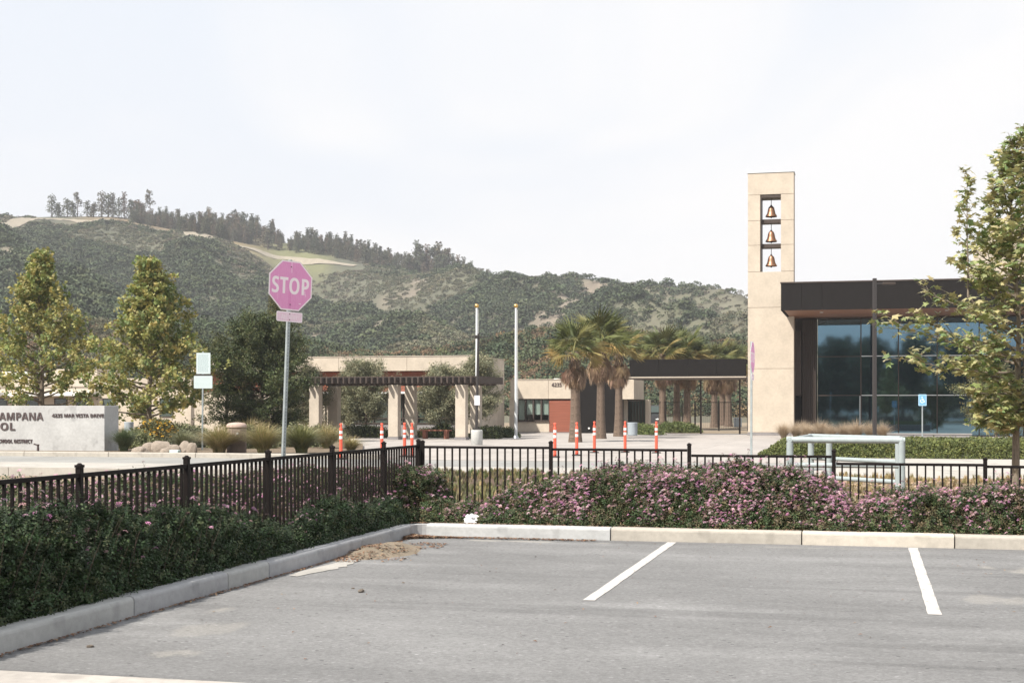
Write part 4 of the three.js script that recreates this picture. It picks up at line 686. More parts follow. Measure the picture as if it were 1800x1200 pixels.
// bins
{
  const t = thing('trash_can', 'brown concrete trash can with a pale domed lid among the grasses', 'trash can', ground(415.5, 46.5, 0.08)), m = concrete([0.31, 0.245, 0.215], 0.7);
  part('drum', lathe([[0, 0], [0.315, 0], [0.32, 0.04], [0.32, 0.8], [0.3, 0.82], [0, 0.82]], 28), m, t); part('lid', lathe([[0, 0.825], [0.325, 0.825], [0.33, 0.86], [0.33, 0.93], [0.27, 0.985], [0.12, 1.01], [0, 1.015]], 28), concrete([0.52, 0.40, 0.35], 0.8), t); part('plate', cyl(0.035, 0.035, 0.012, 14).rotateX(Math.PI / 2), M.white, t).position.set(0.08, 0.66, 0.311);
  const bin = (name, label, p, s) => { const o = thing('litter_bin', label, 'litter bin', p, 0); part('drum', lathe([[0, 0], [0.28 * s, 0], [0.29 * s, 0.05], [0.29 * s, 0.66], [0.305 * s, 0.68], [0.305 * s, 0.73], [0.27 * s, 0.74], [0.25 * s, 0.6], [0, 0.58]], 22), M.bin, o); };
  bin('', 'blue grey round litter bin beside the palm trunks', ground(1112, 79), 0.95); bin('', 'blue grey round bin beyond the entrance gate', ground(1297, 112), 1.1); bin('', 'grey round bin behind the yellow flowers', ground(226, 72, 0.1), 0.8);
}
{ // galvanised pipe guard rail
  const t = thing('pipe_guard', 'pale galvanised pipe guard rail standing behind the stepped fence', 'guard rail'), fl = ground(1389, 21.6), fr = ground(1585.5, 21.2), br = ground(1580, 22.7), bl = ground(1426, 24.6), bm = ground(1458, 24.1), H = 1.1;
  for (const [q, h] of [[fl, H], [fr, H], [br, H], [bl, H], [bm, H]]) part('post', cyl(0.053, 0.053, h, 16, q.x, 0, q.z), M.pipe, t);
  const pipe = (a, b, y, r = 0.048) => { const d = b.clone().sub(a).normalize().multiplyScalar(0.05); part('rail', rod([a.x - d.x, y, a.z - d.z], [b.x + d.x, y, b.z + d.z], r, r, 14), M.pipe, t); };
  pipe(fl, fr, H); pipe(bl, bm, H - 0.002, 0.038); pipe(bm, br, H - 0.002, 0.038); pipe(fl, bl, H - 0.004, 0.038);
  pipe(fl, fr, 0.72, 0.038); pipe(bl, br, 0.72, 0.036); pipe(bm, br, 0.40, 0.038);
  for (const q of [fl, fr]) part('end_cap', new THREE.SphereGeometry(0.055, 14, 8).translate(q.x, H, q.z), M.pipe, t);
}
{ // entrance gate of black bars
  const p = ground(1222, 95), f = facade(p), t = thing('entrance_gate', 'black metal bar gate beyond the entrance canopy', 'gate', p, -TURN);
  for (const b of [1222, 1264, 1301, 1315]) part('post', box(f.t(b) - 0.045, f.t(b) + 0.045, 0, 2.0, -0.045, 0.045), M.black, t);
  for (const [a, b] of [[1222, 1264], [1264, 1301]]) { const x0 = f.t(a) + 0.07, x1 = f.t(b) - 0.07; for (const y of [0.12, 1.88]) part('rail', box(x0, x1, y, y + 0.05, -0.02, 0.02), M.black, t); for (let i = 0; i < 12; i++) part('bar', box(lerp(x0, x1, i / 11) - 0.008, lerp(x0, x1, i / 11) + 0.008, 0.17, 1.88, -0.008, 0.008), M.black, t); }
  const q = ground(1140, 100), g = facade(q), t2 = thing('bar_fence', 'black metal bar fence between the office and the palms', 'fence', q, -TURN);
  for (let i = 0; i < 3; i++) part('post', box(i * 1.2 - 0.03, i * 1.2 + 0.03, 0, 2.0, -0.03, 0.03), M.black, t2);
  for (const y of [0.15, 1.9]) part('rail', box(0, 2.4, y, y + 0.04, -0.075, -0.035), M.black, t2); for (let i = 0; i < 18; i++) part('bar', box(0.06 + i * 0.134 - 0.008, 0.06 + i * 0.134 + 0.008, 0.0, 2.0, -0.03, -0.014), M.black, t2);
}
// parked vehicles, mostly hidden
function vehicle(name, label, p, turn, paint, truck) {
  const t = thing(name, label, 'car', p, turn), pr = truck ? [[-2.5, 0.45], [-2.5, 0.95], [-0.5, 1.0], [-0.3, 1.0], [-0.1, 1.65], [1.0, 1.65], [1.5, 1.05], [2.4, 0.95], [2.5, 0.45]] : [[-2.2, 0.35], [-2.25, 0.75], [-1.9, 0.95], [-1.35, 1.4], [0.25, 1.42], [1.05, 0.98], [2.05, 0.82], [2.2, 0.35]];
  const g = new THREE.ExtrudeGeometry(new THREE.Shape(pr.map(([x, y]) => new THREE.Vector2(x, y))), { depth: 1.56, bevelEnabled: true, bevelSize: 0.08, bevelThickness: 0.1, bevelSegments: 3 }); g.translate(0, 0, -0.78); part('body', g, paint, t);
  const wp = truck ? [[-0.2, 1.05], [-0.05, 1.55], [0.95, 1.55], [1.4, 1.05]] : [[-1.55, 1.0], [-1.25, 1.34], [0.2, 1.36], [0.8, 1.0]];
  for (const s of [-1, 1]) { const w = new THREE.ExtrudeGeometry(new THREE.Shape(wp.map(([x, y]) => new THREE.Vector2(x, y))), { depth: 0.01, bevelEnabled: false }); w.translate(0, 0, s * 0.885 - 0.005); part('side_window', w, M.windowGlass, t); for (const x of [-1.4, 1.4]) { const wh = part('wheel', new THREE.CylinderGeometry(0.33, 0.33, 0.2, 22).rotateX(Math.PI / 2).translate(x, 0.33, s * 0.8), M.rubber, t); part('rim', new THREE.CylinderGeometry(0.2, 0.2, 0.02, 14).rotateX(Math.PI / 2).translate(x, 0.33, s * 0.905), M.alu, wh); } part('headlight', new THREE.SphereGeometry(0.1, 10, 8).scale(0.6, 0.7, 1.6).translate(truck ? 2.52 : 2.2, 0.68, s * 0.6), M.white, t); }
  const rr = truck ? [1.52, 1.08, 1.02, 1.62] : [1.12, 1.02, 0.36, 1.4], ws = rod([rr[0] - 0.02, rr[1], 0], [rr[2], rr[3], 0], 0.02); const wsg = new THREE.BoxGeometry(Math.hypot(rr[0] - rr[2], rr[1] - rr[3]) * 0.85, 0.02, 1.35); wsg.rotateZ(Math.atan2(rr[3] - rr[1], rr[2] - rr[0])); wsg.translate((rr[0] + rr[2]) / 2 + 0.07, (rr[1] + rr[3]) / 2 + 0.07, 0); part('windscreen', wsg, M.windowGlass, t);
  return t;
}
const carPaint = (c) => new THREE.MeshPhysicalMaterial({ color: RGB(...c), roughness: 0.4, clearcoat: 1, clearcoatRoughness: 0.05 });
vehicle('pickup_truck', 'black pickup truck parked beyond the office doorway', ground(1147, 108), -1.75, carPaint([0.012, 0.012, 0.014]), true);

// ---------------------------------------------------------------- trees
const V3 = (x, y, z) => new THREE.Vector3(x, y, z);
function growTree(o) {   // trunk, limbs, twigs; returns wood geometry and leaf seats
  const r = rng(o.seed), wood = [], seats = [], h = o.h;
  const bend = [0, 1, 2, 3, 4].map((i) => V3((r() - 0.5) * 0.05 * h * (i / 4) * (o.lean ?? 1), h * i / 4, (r() - 0.5) * 0.05 * h * (i / 4))), trunk = new THREE.CatmullRomCurve3(bend);
  wood.push(taperTube(bend, o.r, o.r * 0.12, 8, 0.15, o.seed));
  for (let i = 0; i < o.limbs; i++) {
    const t = Math.pow(clamp((i + r() * 0.8) / o.limbs), o.low ?? 1), y = lerp(o.base, 0.985, t), a = (o.fan ? o.fan(i, r) : i * 2.39996 + (r() - 0.5) * 0.7), L = o.reach(t) * (0.72 + 0.5 * r()), el = lerp(o.rise[0], o.rise[1], t) + (r() - 0.5) * 0.3;
    const p0 = trunk.getPoint(y), dir = V3(Math.cos(a) * Math.cos(el), Math.sin(el), Math.sin(a) * Math.cos(el)), pts = [p0];
    for (let k = 1; k <= 3; k++) pts.push(p0.clone().addScaledVector(dir, L * k / 3).add(V3((r() - 0.5) * 0.1 * L, (o.curl ?? 0.1) * L * (k / 3) ** 2 + (r() - 0.5) * 0.05 * L, (r() - 0.5) * 0.1 * L)));
    const c = new THREE.CatmullRomCurve3(pts); wood.push(taperTube(pts, Math.max(0.008, o.r * 0.42 * (1 - 0.65 * t)), 0.004, 5, 0, i));
    const nt = Math.max(2, Math.round(o.twigs * (0.6 + 0.6 * L / o.reach(0.2))));
    for (let k = 0; k <= nt; k++) {
      const s = k === nt ? 1 : lerp(o.inner ?? 0.3, 0.98, (k + r() * 0.6) / nt), q = c.getPoint(s), tw = L * (0.34 - 0.14 * s) * (0.6 + 0.8 * r()) + 0.08;
      const d = c.getTangent(s).add(V3((r() - 0.5) * 1.7, (r() - 0.35) * 1.2, (r() - 0.5) * 1.7)).normalize(), e = q.clone().addScaledVector(d, tw);
      if (o.twigWood !== false) wood.push(taperTube([q, q.clone().lerp(e, 0.5).add(V3(0, 0.02, 0)), e], 0.007, 0.0025, 4, 0, k));
      for (let m = 0; m < o.leaves * (1 - (o.thin ?? 0) * t); m++) { const f = Math.pow(r(), 0.7), w = o.spread * (0.4 + r()); seats.push([q.clone().lerp(e, f).add(V3((r() - 0.5) * w, (r() - 0.5) * w * 0.8, (r() - 0.5) * w)), d]); }
    }
  }
  return { wood: metreUV(join(wood)), seats };
}
function lobedLeaf(s) {   // five-pointed plane-tree leaf, slightly folded
  const pts = []; const A = [[-150, 0.3], [-118, 0.62], [-88, 0.42], [-52, 0.92], [-25, 0.5], [0, 1.1], [25, 0.5], [52, 0.92], [88, 0.42], [118, 0.62], [150, 0.3]];
  for (const [a, r] of A) { const t = a * Math.PI / 180; pts.push([Math.sin(t) * r * s * 0.62, 0, Math.cos(t) * r * s * 0.62]); }
  const pos = []; for (let i = 0; i < pts.length; i++) { const p = pts[i], q = pts[(i + 1) % pts.length]; const lift = (v) => [v[0], -Math.abs(v[0]) * 0.22 - v[2] * v[2] * 1.1, v[2]]; pos.push(0, 0, 0, ...lift(p), ...lift(q)); }
  const g = new THREE.BufferGeometry(); g.setAttribute('position', new THREE.Float32BufferAttribute(pos, 3)); g.computeVertexNormals(); return g;
}
function clusterGeo(seed, n, size, leaf, wide = 0.6) { const r = rng(seed), l = []; for (let i = 0; i < n; i++) l.push([V3((r() - 0.5) * size, (r() - 0.5) * size * 0.8, (r() - 0.5) * size), randomTurn(r, 0.5), leaf * (0.7 + 0.6 * r()), leaf * wide * (0.7 + 0.6 * r())]); return quads(l); }
const PLANE_GREEN = [[0.29, 0.335, 0.125], [0.38, 0.385, 0.17], [0.46, 0.42, 0.2], [0.2, 0.28, 0.105], [0.42, 0.38, 0.19]];
const treeLeaf = leafMat([1, 1, 1], 0.48);

{ // near plane tree with single leaves
  const g = growTree({ seed: 11, h: 5.95, r: 0.072, base: 0.2, low: 1.35, thin: 0.72, limbs: 88, reach: (t) => t < 0.13 ? lerp(0.5, 0.85, t / 0.13) : t < 0.24 ? lerp(0.85, 1.95, (t - 0.13) / 0.11) : lerp(1.95, 0.2, Math.pow((t - 0.24) / 0.76, 0.42)), rise: [-0.05, 1.0], curl: 0.1, twigs: 8, leaves: 12, spread: 0.24, inner: 0.25 });
  const p = ground(1786, 23.6, 0.1), t = thing('plane_tree', 'young plane tree with yellow green lobed leaves behind the stepped fence', 'tree', p, 0), r = rng(12), geos = [lobedLeaf(0.15), lobedLeaf(0.18), lobedLeaf(0.12)];
  { // a side leader that stands up left of the main top
    const q = growTree({ seed: 17, h: 2.1, r: 0.018, base: 0.12, limbs: 13, reach: (t) => lerp(0.34, 0.08, t), rise: [0.3, 1.0], curl: 0.1, twigs: 2, leaves: 4, spread: 0.16, inner: 0.2, twigWood: false });
    q.wood.translate(-0.82, 3.3, 0.1); q.seats.forEach((s) => s[0].add(V3(-0.82, 3.3, 0.1))); g.seats.push(...q.seats);
    g.wood = join([g.wood, q.wood, metreUV(taperTube([V3(0, 2.4, 0), V3(-0.45, 2.85, 0.05), V3(-0.82, 3.35, 0.1)], 0.026, 0.018, 6))]);
  }
  part('trunk', g.wood, std([0.36, 0.31, 0.26], 0.95, { map: scaled(barkTex, 0.5), bumpMap: scaled(barkTex, 0.5), bumpScale: 0.008 }), t);
  const mats = PLANE_GREEN.map((c) => leafMat(c, 0.4)), list = [[], [], []], cols = [[], [], []], right = V3(Math.cos(0.6), 0, -Math.sin(0.6));
  const seats = g.seats.map((s) => ({ s, k: r() })).sort((a, b) => a.s[0].clone().x + a.k * 0.5 - b.s[0].clone().x - b.k * 0.5);
  seats.forEach(({ s: [c, d] }, i) => {
    const q = new THREE.Quaternion().setFromUnitVectors(UPV, V3((r() - 0.5) * 1.5, 0.55 + r() * 0.7, (r() - 0.5) * 1.5).normalize()).multiply(new THREE.Quaternion().setFromAxisAngle(UPV, r() * 6.28)), k = i % 3, sc = 0.65 + 0.6 * r();
    if (i % 3 === 0 && i < 900) { const m = part('leaf', geos[k], mats[i % 5], t); m.position.copy(c); m.quaternion.copy(q); m.scale.setScalar(sc); } else { list[k].push(turned(c, q, sc)); cols[k].push(vary(r, pick(r, PLANE_GREEN), 0.25)); }
  });
  list.forEach((l, k) => l.length && instanced('crown', geos[k], treeLeaf, l, t, cols[k]));
}
function leafyTree(name, label, p, turn, o, palette, geo, mat, barkMat, scale = 1, group) {
  const g = growTree(o), t = thing(name, label, 'tree', p, turn, group), r = rng(o.seed + 5); t.scale.setScalar(scale);
  part('trunk', g.wood, barkMat, t);
  const l = [], c = []; for (const [s] of g.seats) { l.push(turned(s, randomTurn(r, 0.5), 0.7 + 0.6 * r())); c.push(vary(r, pick(r, palette), 0.28)); }
  instanced('crown', geo, mat, l, t, c);
  return t;
}
const planeCluster = clusterGeo(21, 5, 0.3, 0.17, 0.8), oakCluster = clusterGeo(22, 9, 0.28, 0.085, 0.6), oliveCluster = clusterGeo(23, 9, 0.3, 0.11, 0.28);
const pyramid = (R) => (t) => t < 0.2 ? lerp(R * 0.8, R, t / 0.2) : lerp(R, R * 0.1, Math.pow((t - 0.2) / 0.8, 0.72));
const MAPLE = [[0.32, 0.33, 0.10], [0.39, 0.365, 0.12], [0.24, 0.285, 0.09], [0.18, 0.24, 0.08], [0.44, 0.385, 0.14]];
leafyTree('street_tree', 'pointed yellow green tree behind the school name wall', ground(72, 62), 0.4, { seed: 31, h: heightAt(452, 62), r: 0.13, base: 0.2, limbs: 60, reach: pyramid(2.8), rise: [0.12, 1.05], curl: 0.12, twigs: 6, leaves: 5, spread: 0.5, twigWood: false }, MAPLE, planeCluster, treeLeaf, M.bark);
leafyTree('street_tree', 'fuller yellow green tree beside the two white notices', ground(262, 60), 1.9, { seed: 34, h: heightAt(468, 60), r: 0.13, base: 0.14, limbs: 66, reach: pyramid(3.0), rise: [0.1, 1.0], curl: 0.12, twigs: 7, leaves: 6, spread: 0.5, twigWood: false }, MAPLE, planeCluster, treeLeaf, M.bark);
const OAK = [[0.06, 0.085, 0.03], [0.085, 0.108, 0.038], [0.115, 0.125, 0.05], [0.048, 0.07, 0.03]], round = (R) => (t) => R * (0.55 + 0.75 * Math.sin(Math.PI * clamp(0.12 + t * 0.8)));
leafyTree('oak_tree', 'dense dark green oak behind the concrete trash can', ground(458, 64), 0.3, { seed: 41, h: heightAt(592, 64), r: 0.16, base: 0.16, limbs: 60, reach: round(1.6), rise: [-0.15, 1.1], curl: 0.05, twigs: 11, leaves: 12, spread: 0.5, twigWood: false }, OAK, oakCluster, leafMat([1, 1, 1], 0.2), M.darkBark);
leafyTree('oak_tree', 'slim olive brown tree rising behind the stop sign post', ground(488, 72), 2.3, { seed: 43, h: heightAt(522, 72), r: 0.12, base: 0.3, limbs: 30, reach: pyramid(1.7), rise: [0.3, 1.1], curl: 0.2, twigs: 6, leaves: 5, spread: 0.42, twigWood: false }, [[0.10, 0.10, 0.035], [0.13, 0.115, 0.045], [0.08, 0.085, 0.035]], oakCluster, leafMat([1, 1, 1], 0.25), M.darkBark);
leafyTree('oak_tree', 'small scrubby green tree left of the dark oak beside the white notices', ground(398, 66), 1.1, { seed: 47, h: heightAt(618, 66), r: 0.1, base: 0.14, limbs: 26, reach: round(1.25), rise: [0, 1.0], curl: 0.1, twigs: 6, leaves: 7, spread: 0.45, twigWood: false }, [[0.09, 0.105, 0.038], [0.12, 0.125, 0.045], [0.07, 0.085, 0.034]], oakCluster, leafMat([1, 1, 1], 0.25), M.darkBark);
const OLIVE = [[0.2, 0.21, 0.13], [0.27, 0.27, 0.17], [0.15, 0.16, 0.10], [0.33, 0.315, 0.2]];
for (const [b, Z, row, seed, R, label] of [[538, 73, 650, 51, 1.35, 'grey green olive tree against the first pergola columns'], [643, 77, 636, 52, 1.6, 'grey green olive tree between the first and second pergola column pairs'], [772, 77, 652, 53, 1.45, 'grey green olive tree beside the red brown bench'], [840, 76.5, 628, 54, 1.55, 'grey green olive tree at the lamp post end of the pergola'], [612, 78, 655, 55, 1.2, 'small olive tree against the classroom windows']])
  leafyTree('olive_tree', label, ground(b, Z), seed, { seed, h: heightAt(row, Z) * 0.8, r: 0.08, base: 0.26, limbs: 36, reach: round(R * 0.68), rise: [0.05, 1.25], curl: 0.12, twigs: 9, leaves: 10, spread: 0.42, twigWood: false }, OLIVE, oliveCluster, leafMat([1, 1, 1], 0.2), M.darkBark);
leafyTree('shade_tree', 'small grey green tree behind the plane tree trunk', ground(1752, 55), 0.7, { seed: 58, h: heightAt(690, 55) * 1.05, r: 0.07, base: 0.25, limbs: 26, reach: round(1.15), rise: [0.1, 1.0], curl: 0.1, twigs: 6, leaves: 6, spread: 0.4, twigWood: false }, [[0.13, 0.135, 0.055], [0.17, 0.15, 0.07], [0.10, 0.11, 0.05]], oakCluster, leafMat([1, 1, 1], 0.25), M.bark);

// street trees behind the camera, which the hall's glass mirrors
{
  const o = leafyTree('shade_tree', 'broad shade tree across the parking lot, mirrored in the glass hall', V3(-14, 0, 44), 0, { seed: 61, h: 8.2, r: 0.2, base: 0.2, limbs: 46, reach: round(2.5), rise: [0, 1.1], curl: 0.1, twigs: 7, leaves: 7, spread: 0.7, twigWood: false }, OAK, clusterGeo(24, 8, 0.55, 0.22, 0.7), leafMat([1, 1, 1], 0.2), M.darkBark, 1, 'shade trees across the parking lot');
  [[-16, 38, 0.8], [-9, 40, 0.95], [-20, 47, 1.0], [-29, 50, 0.95], [5, 60, 1.1], [-2, 63, 1.1], [-40, 66, 1.2], [-13, 55, 1.1], [13, 66, 1.1], [-6, 52, 1.05], [-25, 40, 0.9], [2, 46, 0.8], [-34, 58, 1.1], [-19, 62, 1.15], [9, 56, 0.95], [-47, 48, 0.9], [17, 50, 0.85], [-10, 70, 1.2]].forEach(([x, z, s], i) => copy(o, V3(x, 0, z), i * 1.3).scale.setScalar(s));
}

// ---------------------------------------------------------------- fan palms
function fan(len, n, spread, droop, seed) {   // pleated fan leaf on a petiole growing along +z
  const r = rng(seed), pos = [], pet = len * 0.42, R = len * 0.62;
  const tri = (...v) => v.forEach((p) => pos.push(...p));
  const at = (a, rr, side) => { const x = Math.sin(a) * rr, z = pet + Math.cos(a) * rr, k = rr / R; return [x, -droop * k * k * R * (0.55 + 0.3 * Math.abs(a)) + side, z]; };
  tri([-0.018, 0, 0], [0.018, 0, 0], [0, 0.012, pet]); tri([-0.018, 0, 0], [0, 0.012, pet], [0, -0.02, pet * 0.5]);
  for (let i = 0; i < n; i++) {
    const a0 = lerp(-spread, spread, i / n), a1 = lerp(-spread, spread, (i + 1) / n), am = (a0 + a1) / 2, l = R * (1 - 0.22 * Math.abs(am) / spread) * (0.88 + 0.2 * r());
    const m0 = at(lerp(am, a0, 0.78), l * 0.42, -0.02), m1 = at(lerp(am, a1, 0.78), l * 0.42, -0.02), mm = at(am, l * 0.5, 0.018), tip = at(am + (r() - 0.5) * 0.12, l * 1.05, -0.03 - 0.18 * r() * R), root = [0, 0, pet];
    tri(root, m0, mm); tri(root, mm, m1); tri(m0, tip, mm); tri(mm, tip, m1);
  }
  const g = new THREE.BufferGeometry(); g.setAttribute('position', new THREE.Float32BufferAttribute(pos, 3)); g.computeVertexNormals(); return g;
}
const fans = [fan(1.4, 15, 1.6, 0.1, 1), fan(1.3, 13, 1.45, 0.3, 2), fan(1.5, 16, 1.7, 0.18, 3)], deadFan = fan(1.25, 15, 0.7, 0.12, 4);
const frondMats = [leafMat([0.13, 0.15, 0.045], 0.3), leafMat([0.19, 0.185, 0.062], 0.3), leafMat([0.28, 0.225, 0.08], 0.3), leafMat([0.40, 0.28, 0.10], 0.3), leafMat([0.09, 0.115, 0.038], 0.25)];
function palm(label, p, hub, trunkR, seed, crown, count, skirt, group) {
  const r = rng(seed), t = thing('fan_palm', label, 'palm', p, r() * 6.28, group);
  const prof = []; for (let i = 0; i <= 26; i++) { const y = i / 26 * hub, flare = 1 + 0.5 * Math.exp(-y * 1.5); prof.push([trunkR * flare * (1 + 0.05 * (hash(i, seed) - 0.5)) * lerp(1, 0.84, i / 26), y]); } prof.push([0, hub + 0.02]);
  part('trunk', lathe(prof, 18), M.palmBark, t);
  const boots = []; for (let i = 0; i < 46; i++) { const a = r() * 6.28, y = hub * lerp(0.62, 0.98, r()), q = trunkR * 0.86; boots.push(rod([Math.cos(a) * q, y, Math.sin(a) * q], [Math.cos(a) * (q + 0.12), y + 0.14 + 0.1 * r(), Math.sin(a) * (q + 0.12)], 0.035, 0.012, 4)); }
  const bt = part('leaf_bases', join(boots), M.palmBark, t); bt.userData.kind = 'stuff';
  for (let i = 0; i < count; i++) {
    const f = i / count, el = lerp(1.35, -0.35, Math.pow(f, 0.9)) + (r() - 0.5) * 0.22, a = i * 2.39996 + r() * 0.5, m = part('frond', fans[i % 3], frondMats[f > 0.78 ? (r() < 0.45 ? 3 : 2) : f > 0.4 ? Math.floor(r() * 3) : (r() < 0.45 ? 4 : Math.floor(r() * 2))], t);
    m.rotation.set(-el, a, (r() - 0.5) * 2.0, 'YXZ'); m.position.set(Math.sin(a) * 0.12, hub - 0.1 + 0.25 * (1 - f), Math.cos(a) * 0.12); m.scale.setScalar(crown * (0.85 + 0.3 * r()));
  }
  const l = [], c = [];
  for (let i = 0; i < 100; i++) { const f = r(), a = r() * 6.28, el = -1.1 - 0.42 * r(), e = new THREE.Euler(-el, a, (r() - 0.5) * 0.9, 'YXZ'); l.push(turned(V3(Math.sin(a) * trunkR * 0.7, hub - 0.12 - f * skirt, Math.cos(a) * trunkR * 0.7), new THREE.Quaternion().setFromEuler(e), crown * (0.8 + 0.35 * r()) * (1 - 0.3 * f))); c.push(vary(r, pick(r, [[0.36, 0.255, 0.17], [0.28, 0.19, 0.135], [0.21, 0.14, 0.105], [0.4, 0.29, 0.19]]), 0.25)); }
  instanced('dead_skirt', deadFan, leafMat([1, 1, 1], 0.12), l, t, c);
  return t;
}
palm('fan palm with the stoutest trunk, nearest the red brown siding', ground(1011.5, 64.5), heightAt(618, 64.5), 0.225, 71, 1.02, 32, 0.75);
palm('tallest of the three fan palms before the charcoal wall', ground(1056, 71.4), heightAt(601, 71.4), 0.21, 72, 1.22, 36, 0.9);
palm('fan palm beside the blue grey litter bin and office doorway', ground(1088, 77), heightAt(617, 77), 0.21, 73, 1.12, 32, 1.0);
for (const [b, Z, row, s] of [[1165, 100, 622, 74], [1190, 103, 618, 75], [1208, 101, 628, 76], [1256, 110, 640, 77], [1270, 120, 645, 78], [1281, 115, 641, 79]]) palm('fan palm standing behind the dark entrance canopy', ground(b, Z), heightAt(row, Z), 0.25, s, 1.35, 40, 1.1, 'fan palms behind the entrance canopy');

// ---------------------------------------------------------------- clipped hedge, grasses, shrubs, rocks
function mound(name, label, category, p, turn, box3, seed, count, palette, geo, mat, height) {   // leafy mass under a height function in local axes
  const t = thing(name, label, category, p, turn), r = rng(seed), l = [], c = [], [x0, x1, z0, z1] = box3;
  for (let i = 0; i < count; i++) { const x = lerp(x0, x1, r()), z = lerp(z0, z1, r()), H = height(x, z); if (H < 0.03) continue; const edge = Math.min(height(x, z + 0.3), height(x - 0.3, z), height(x + 0.3, z)); l.push(turned(V3(x, edge < H * 0.6 ? r() * H : H - Math.pow(r(), 2) * Math.min(0.3, H), z), randomTurn(r, 0.5), 0.7 + 0.7 * r())); c.push(vary(r, pick(r, palette), 0.3)); }
  instanced('foliage', geo, mat, l, t, c);
  return t;
}
{
  const p = ground(1326, 45.2), f = facade(p), L = f.t(1880);
  mound('clipped_hedge', 'low clipped green hedge along the concrete path', 'hedge', p, -TURN, [0, L, -5.5, 0.2], 81, 15000, [[0.13, 0.155, 0.04], [0.165, 0.18, 0.05], [0.09, 0.115, 0.034]], clusterGeo(25, 9, 0.2, 0.075, 0.55), leafMat([1, 1, 1], 0.3), (x, z) => (0.47 + 0.12 * (fbm(x * 1.4, z * 1.4, 3, 0, 0, 82) - 0.5)) * smooth(0.0, 0.9, x) * smooth(0.2, -0.25, z) * smooth(-5.5, -5.0, z));
}
function tuftGeo(seed, n, h, spread, w) {   // arching blades
  const r = rng(seed), pos = [];
  for (let i = 0; i < n; i++) {
    const a = r() * 6.28, lean = spread * Math.pow(r(), 0.6), H = h * (0.6 + 0.5 * r()), ca = Math.cos(a), sa = Math.sin(a), bx = (r() - 0.5) * 0.22 * spread, bz = (r() - 0.5) * 0.22 * spread;
    let prev = null; for (let k = 0; k <= 4; k++) { const s = k / 4, d = lean * s * s * 1.05, y = H * (s - 0.36 * s * s * (lean / spread)), ww = w * (1 - s * 0.95), cx = bx + ca * d, cz = bz + sa * d, A = [cx - sa * ww, y, cz + ca * ww], B = [cx + sa * ww, y, cz - ca * ww]; if (prev) pos.push(...prev[0], ...prev[1], ...A, ...prev[1], ...B, ...A); prev = [A, B]; }
  }
  const g = new THREE.BufferGeometry(); g.setAttribute('position', new THREE.Float32BufferAttribute(pos, 3)); g.computeVertexNormals(); return g;
}
function tuft(name, label, p, seed, parts, group) { const t = thing(name, label, 'ornamental grass', p, seed, group); parts.forEach(([n, h, s, w, c], i) => { const m = part('blades', tuftGeo(seed * 7 + i, n, h, s, w), leafMat(c, 0.3), t); m.userData.kind = 'stuff'; }); return t; }
const STRAW = [0.42, 0.34, 0.18], OLIVEG = [0.25, 0.235, 0.09], GREENG = [0.15, 0.17, 0.06];
tuft('grass_clump', 'arching straw coloured grass clump between the notices and the trash can', ground(385, 45.9, 0.08), 3, [[700, 1.0, 1.35, 0.014, STRAW], [700, 1.1, 1.25, 0.014, OLIVEG]]);
tuft('grass_clump', 'wide olive grass clump to the right of the concrete trash can', ground(462, 45.6, 0.08), 5, [[800, 1.1, 1.3, 0.014, OLIVEG], [500, 1.15, 1.2, 0.014, STRAW]]);
tuft('grass_clump', 'darker green grass clump just behind the stop sign post', ground(530, 46, 0.08), 6, [[900, 1.05, 1.2, 0.015, GREENG], [420, 1.1, 1.1, 0.014, OLIVEG]]);
tuft('grass_clump', 'thin straw grass clump in front of the first pergola columns', ground(575, 52, 0.05), 8, [[600, 1.0, 1.25, 0.013, OLIVEG], [420, 1.1, 1.1, 0.013, STRAW]]);
tuft('grass_clump', 'small straw grass clump at the end of the planting bed', ground(617, 49, 0.05), 9, [[400, 0.6, 0.9, 0.012, OLIVEG], [260, 0.65, 0.8, 0.012, STRAW]]);
tuft('grass_clump', 'pale grass clump behind the trash can under the oak', ground(440, 55, 0.08), 10, [[700, 1.2, 1.4, 0.014, STRAW], [500, 1.1, 1.2, 0.014, OLIVEG]]);
tuft('rush_clump', 'upright dark green rush clump at the end of the school name wall', ground(217, 48.5, 0.08), 12, [[1100, 0.9, 0.75, 0.014, [0.10, 0.135, 0.06]]]);
tuft('grass_clump', 'grey green grass clump behind the boulders', ground(322, 50, 0.08), 13, [[700, 0.85, 1.0, 0.013, [0.2, 0.21, 0.11]]]);
{
  const a = tuft('feather_grass', 'feathery tan grass clump in front of the glass hall', ground(1400, 72), 15, [[520, 1.0, 0.95, 0.009, [0.46, 0.37, 0.27]], [300, 0.75, 0.8, 0.009, [0.38, 0.30, 0.2]]], 'tan grasses before the glass hall'); a.userData.base = 'feather_grass';
  [[1378, 71], [1420, 70], [1441, 72], [1462, 70], [1483, 71], [1506, 69.5], [1530, 71], [1552, 69], [1412, 75], [1450, 75.5], [1495, 74]].forEach(([b, Z], i) => copy(a, ground(b, Z), i * 1.7).scale.setScalar(0.85 + 0.3 * hash(i, 3)));
}
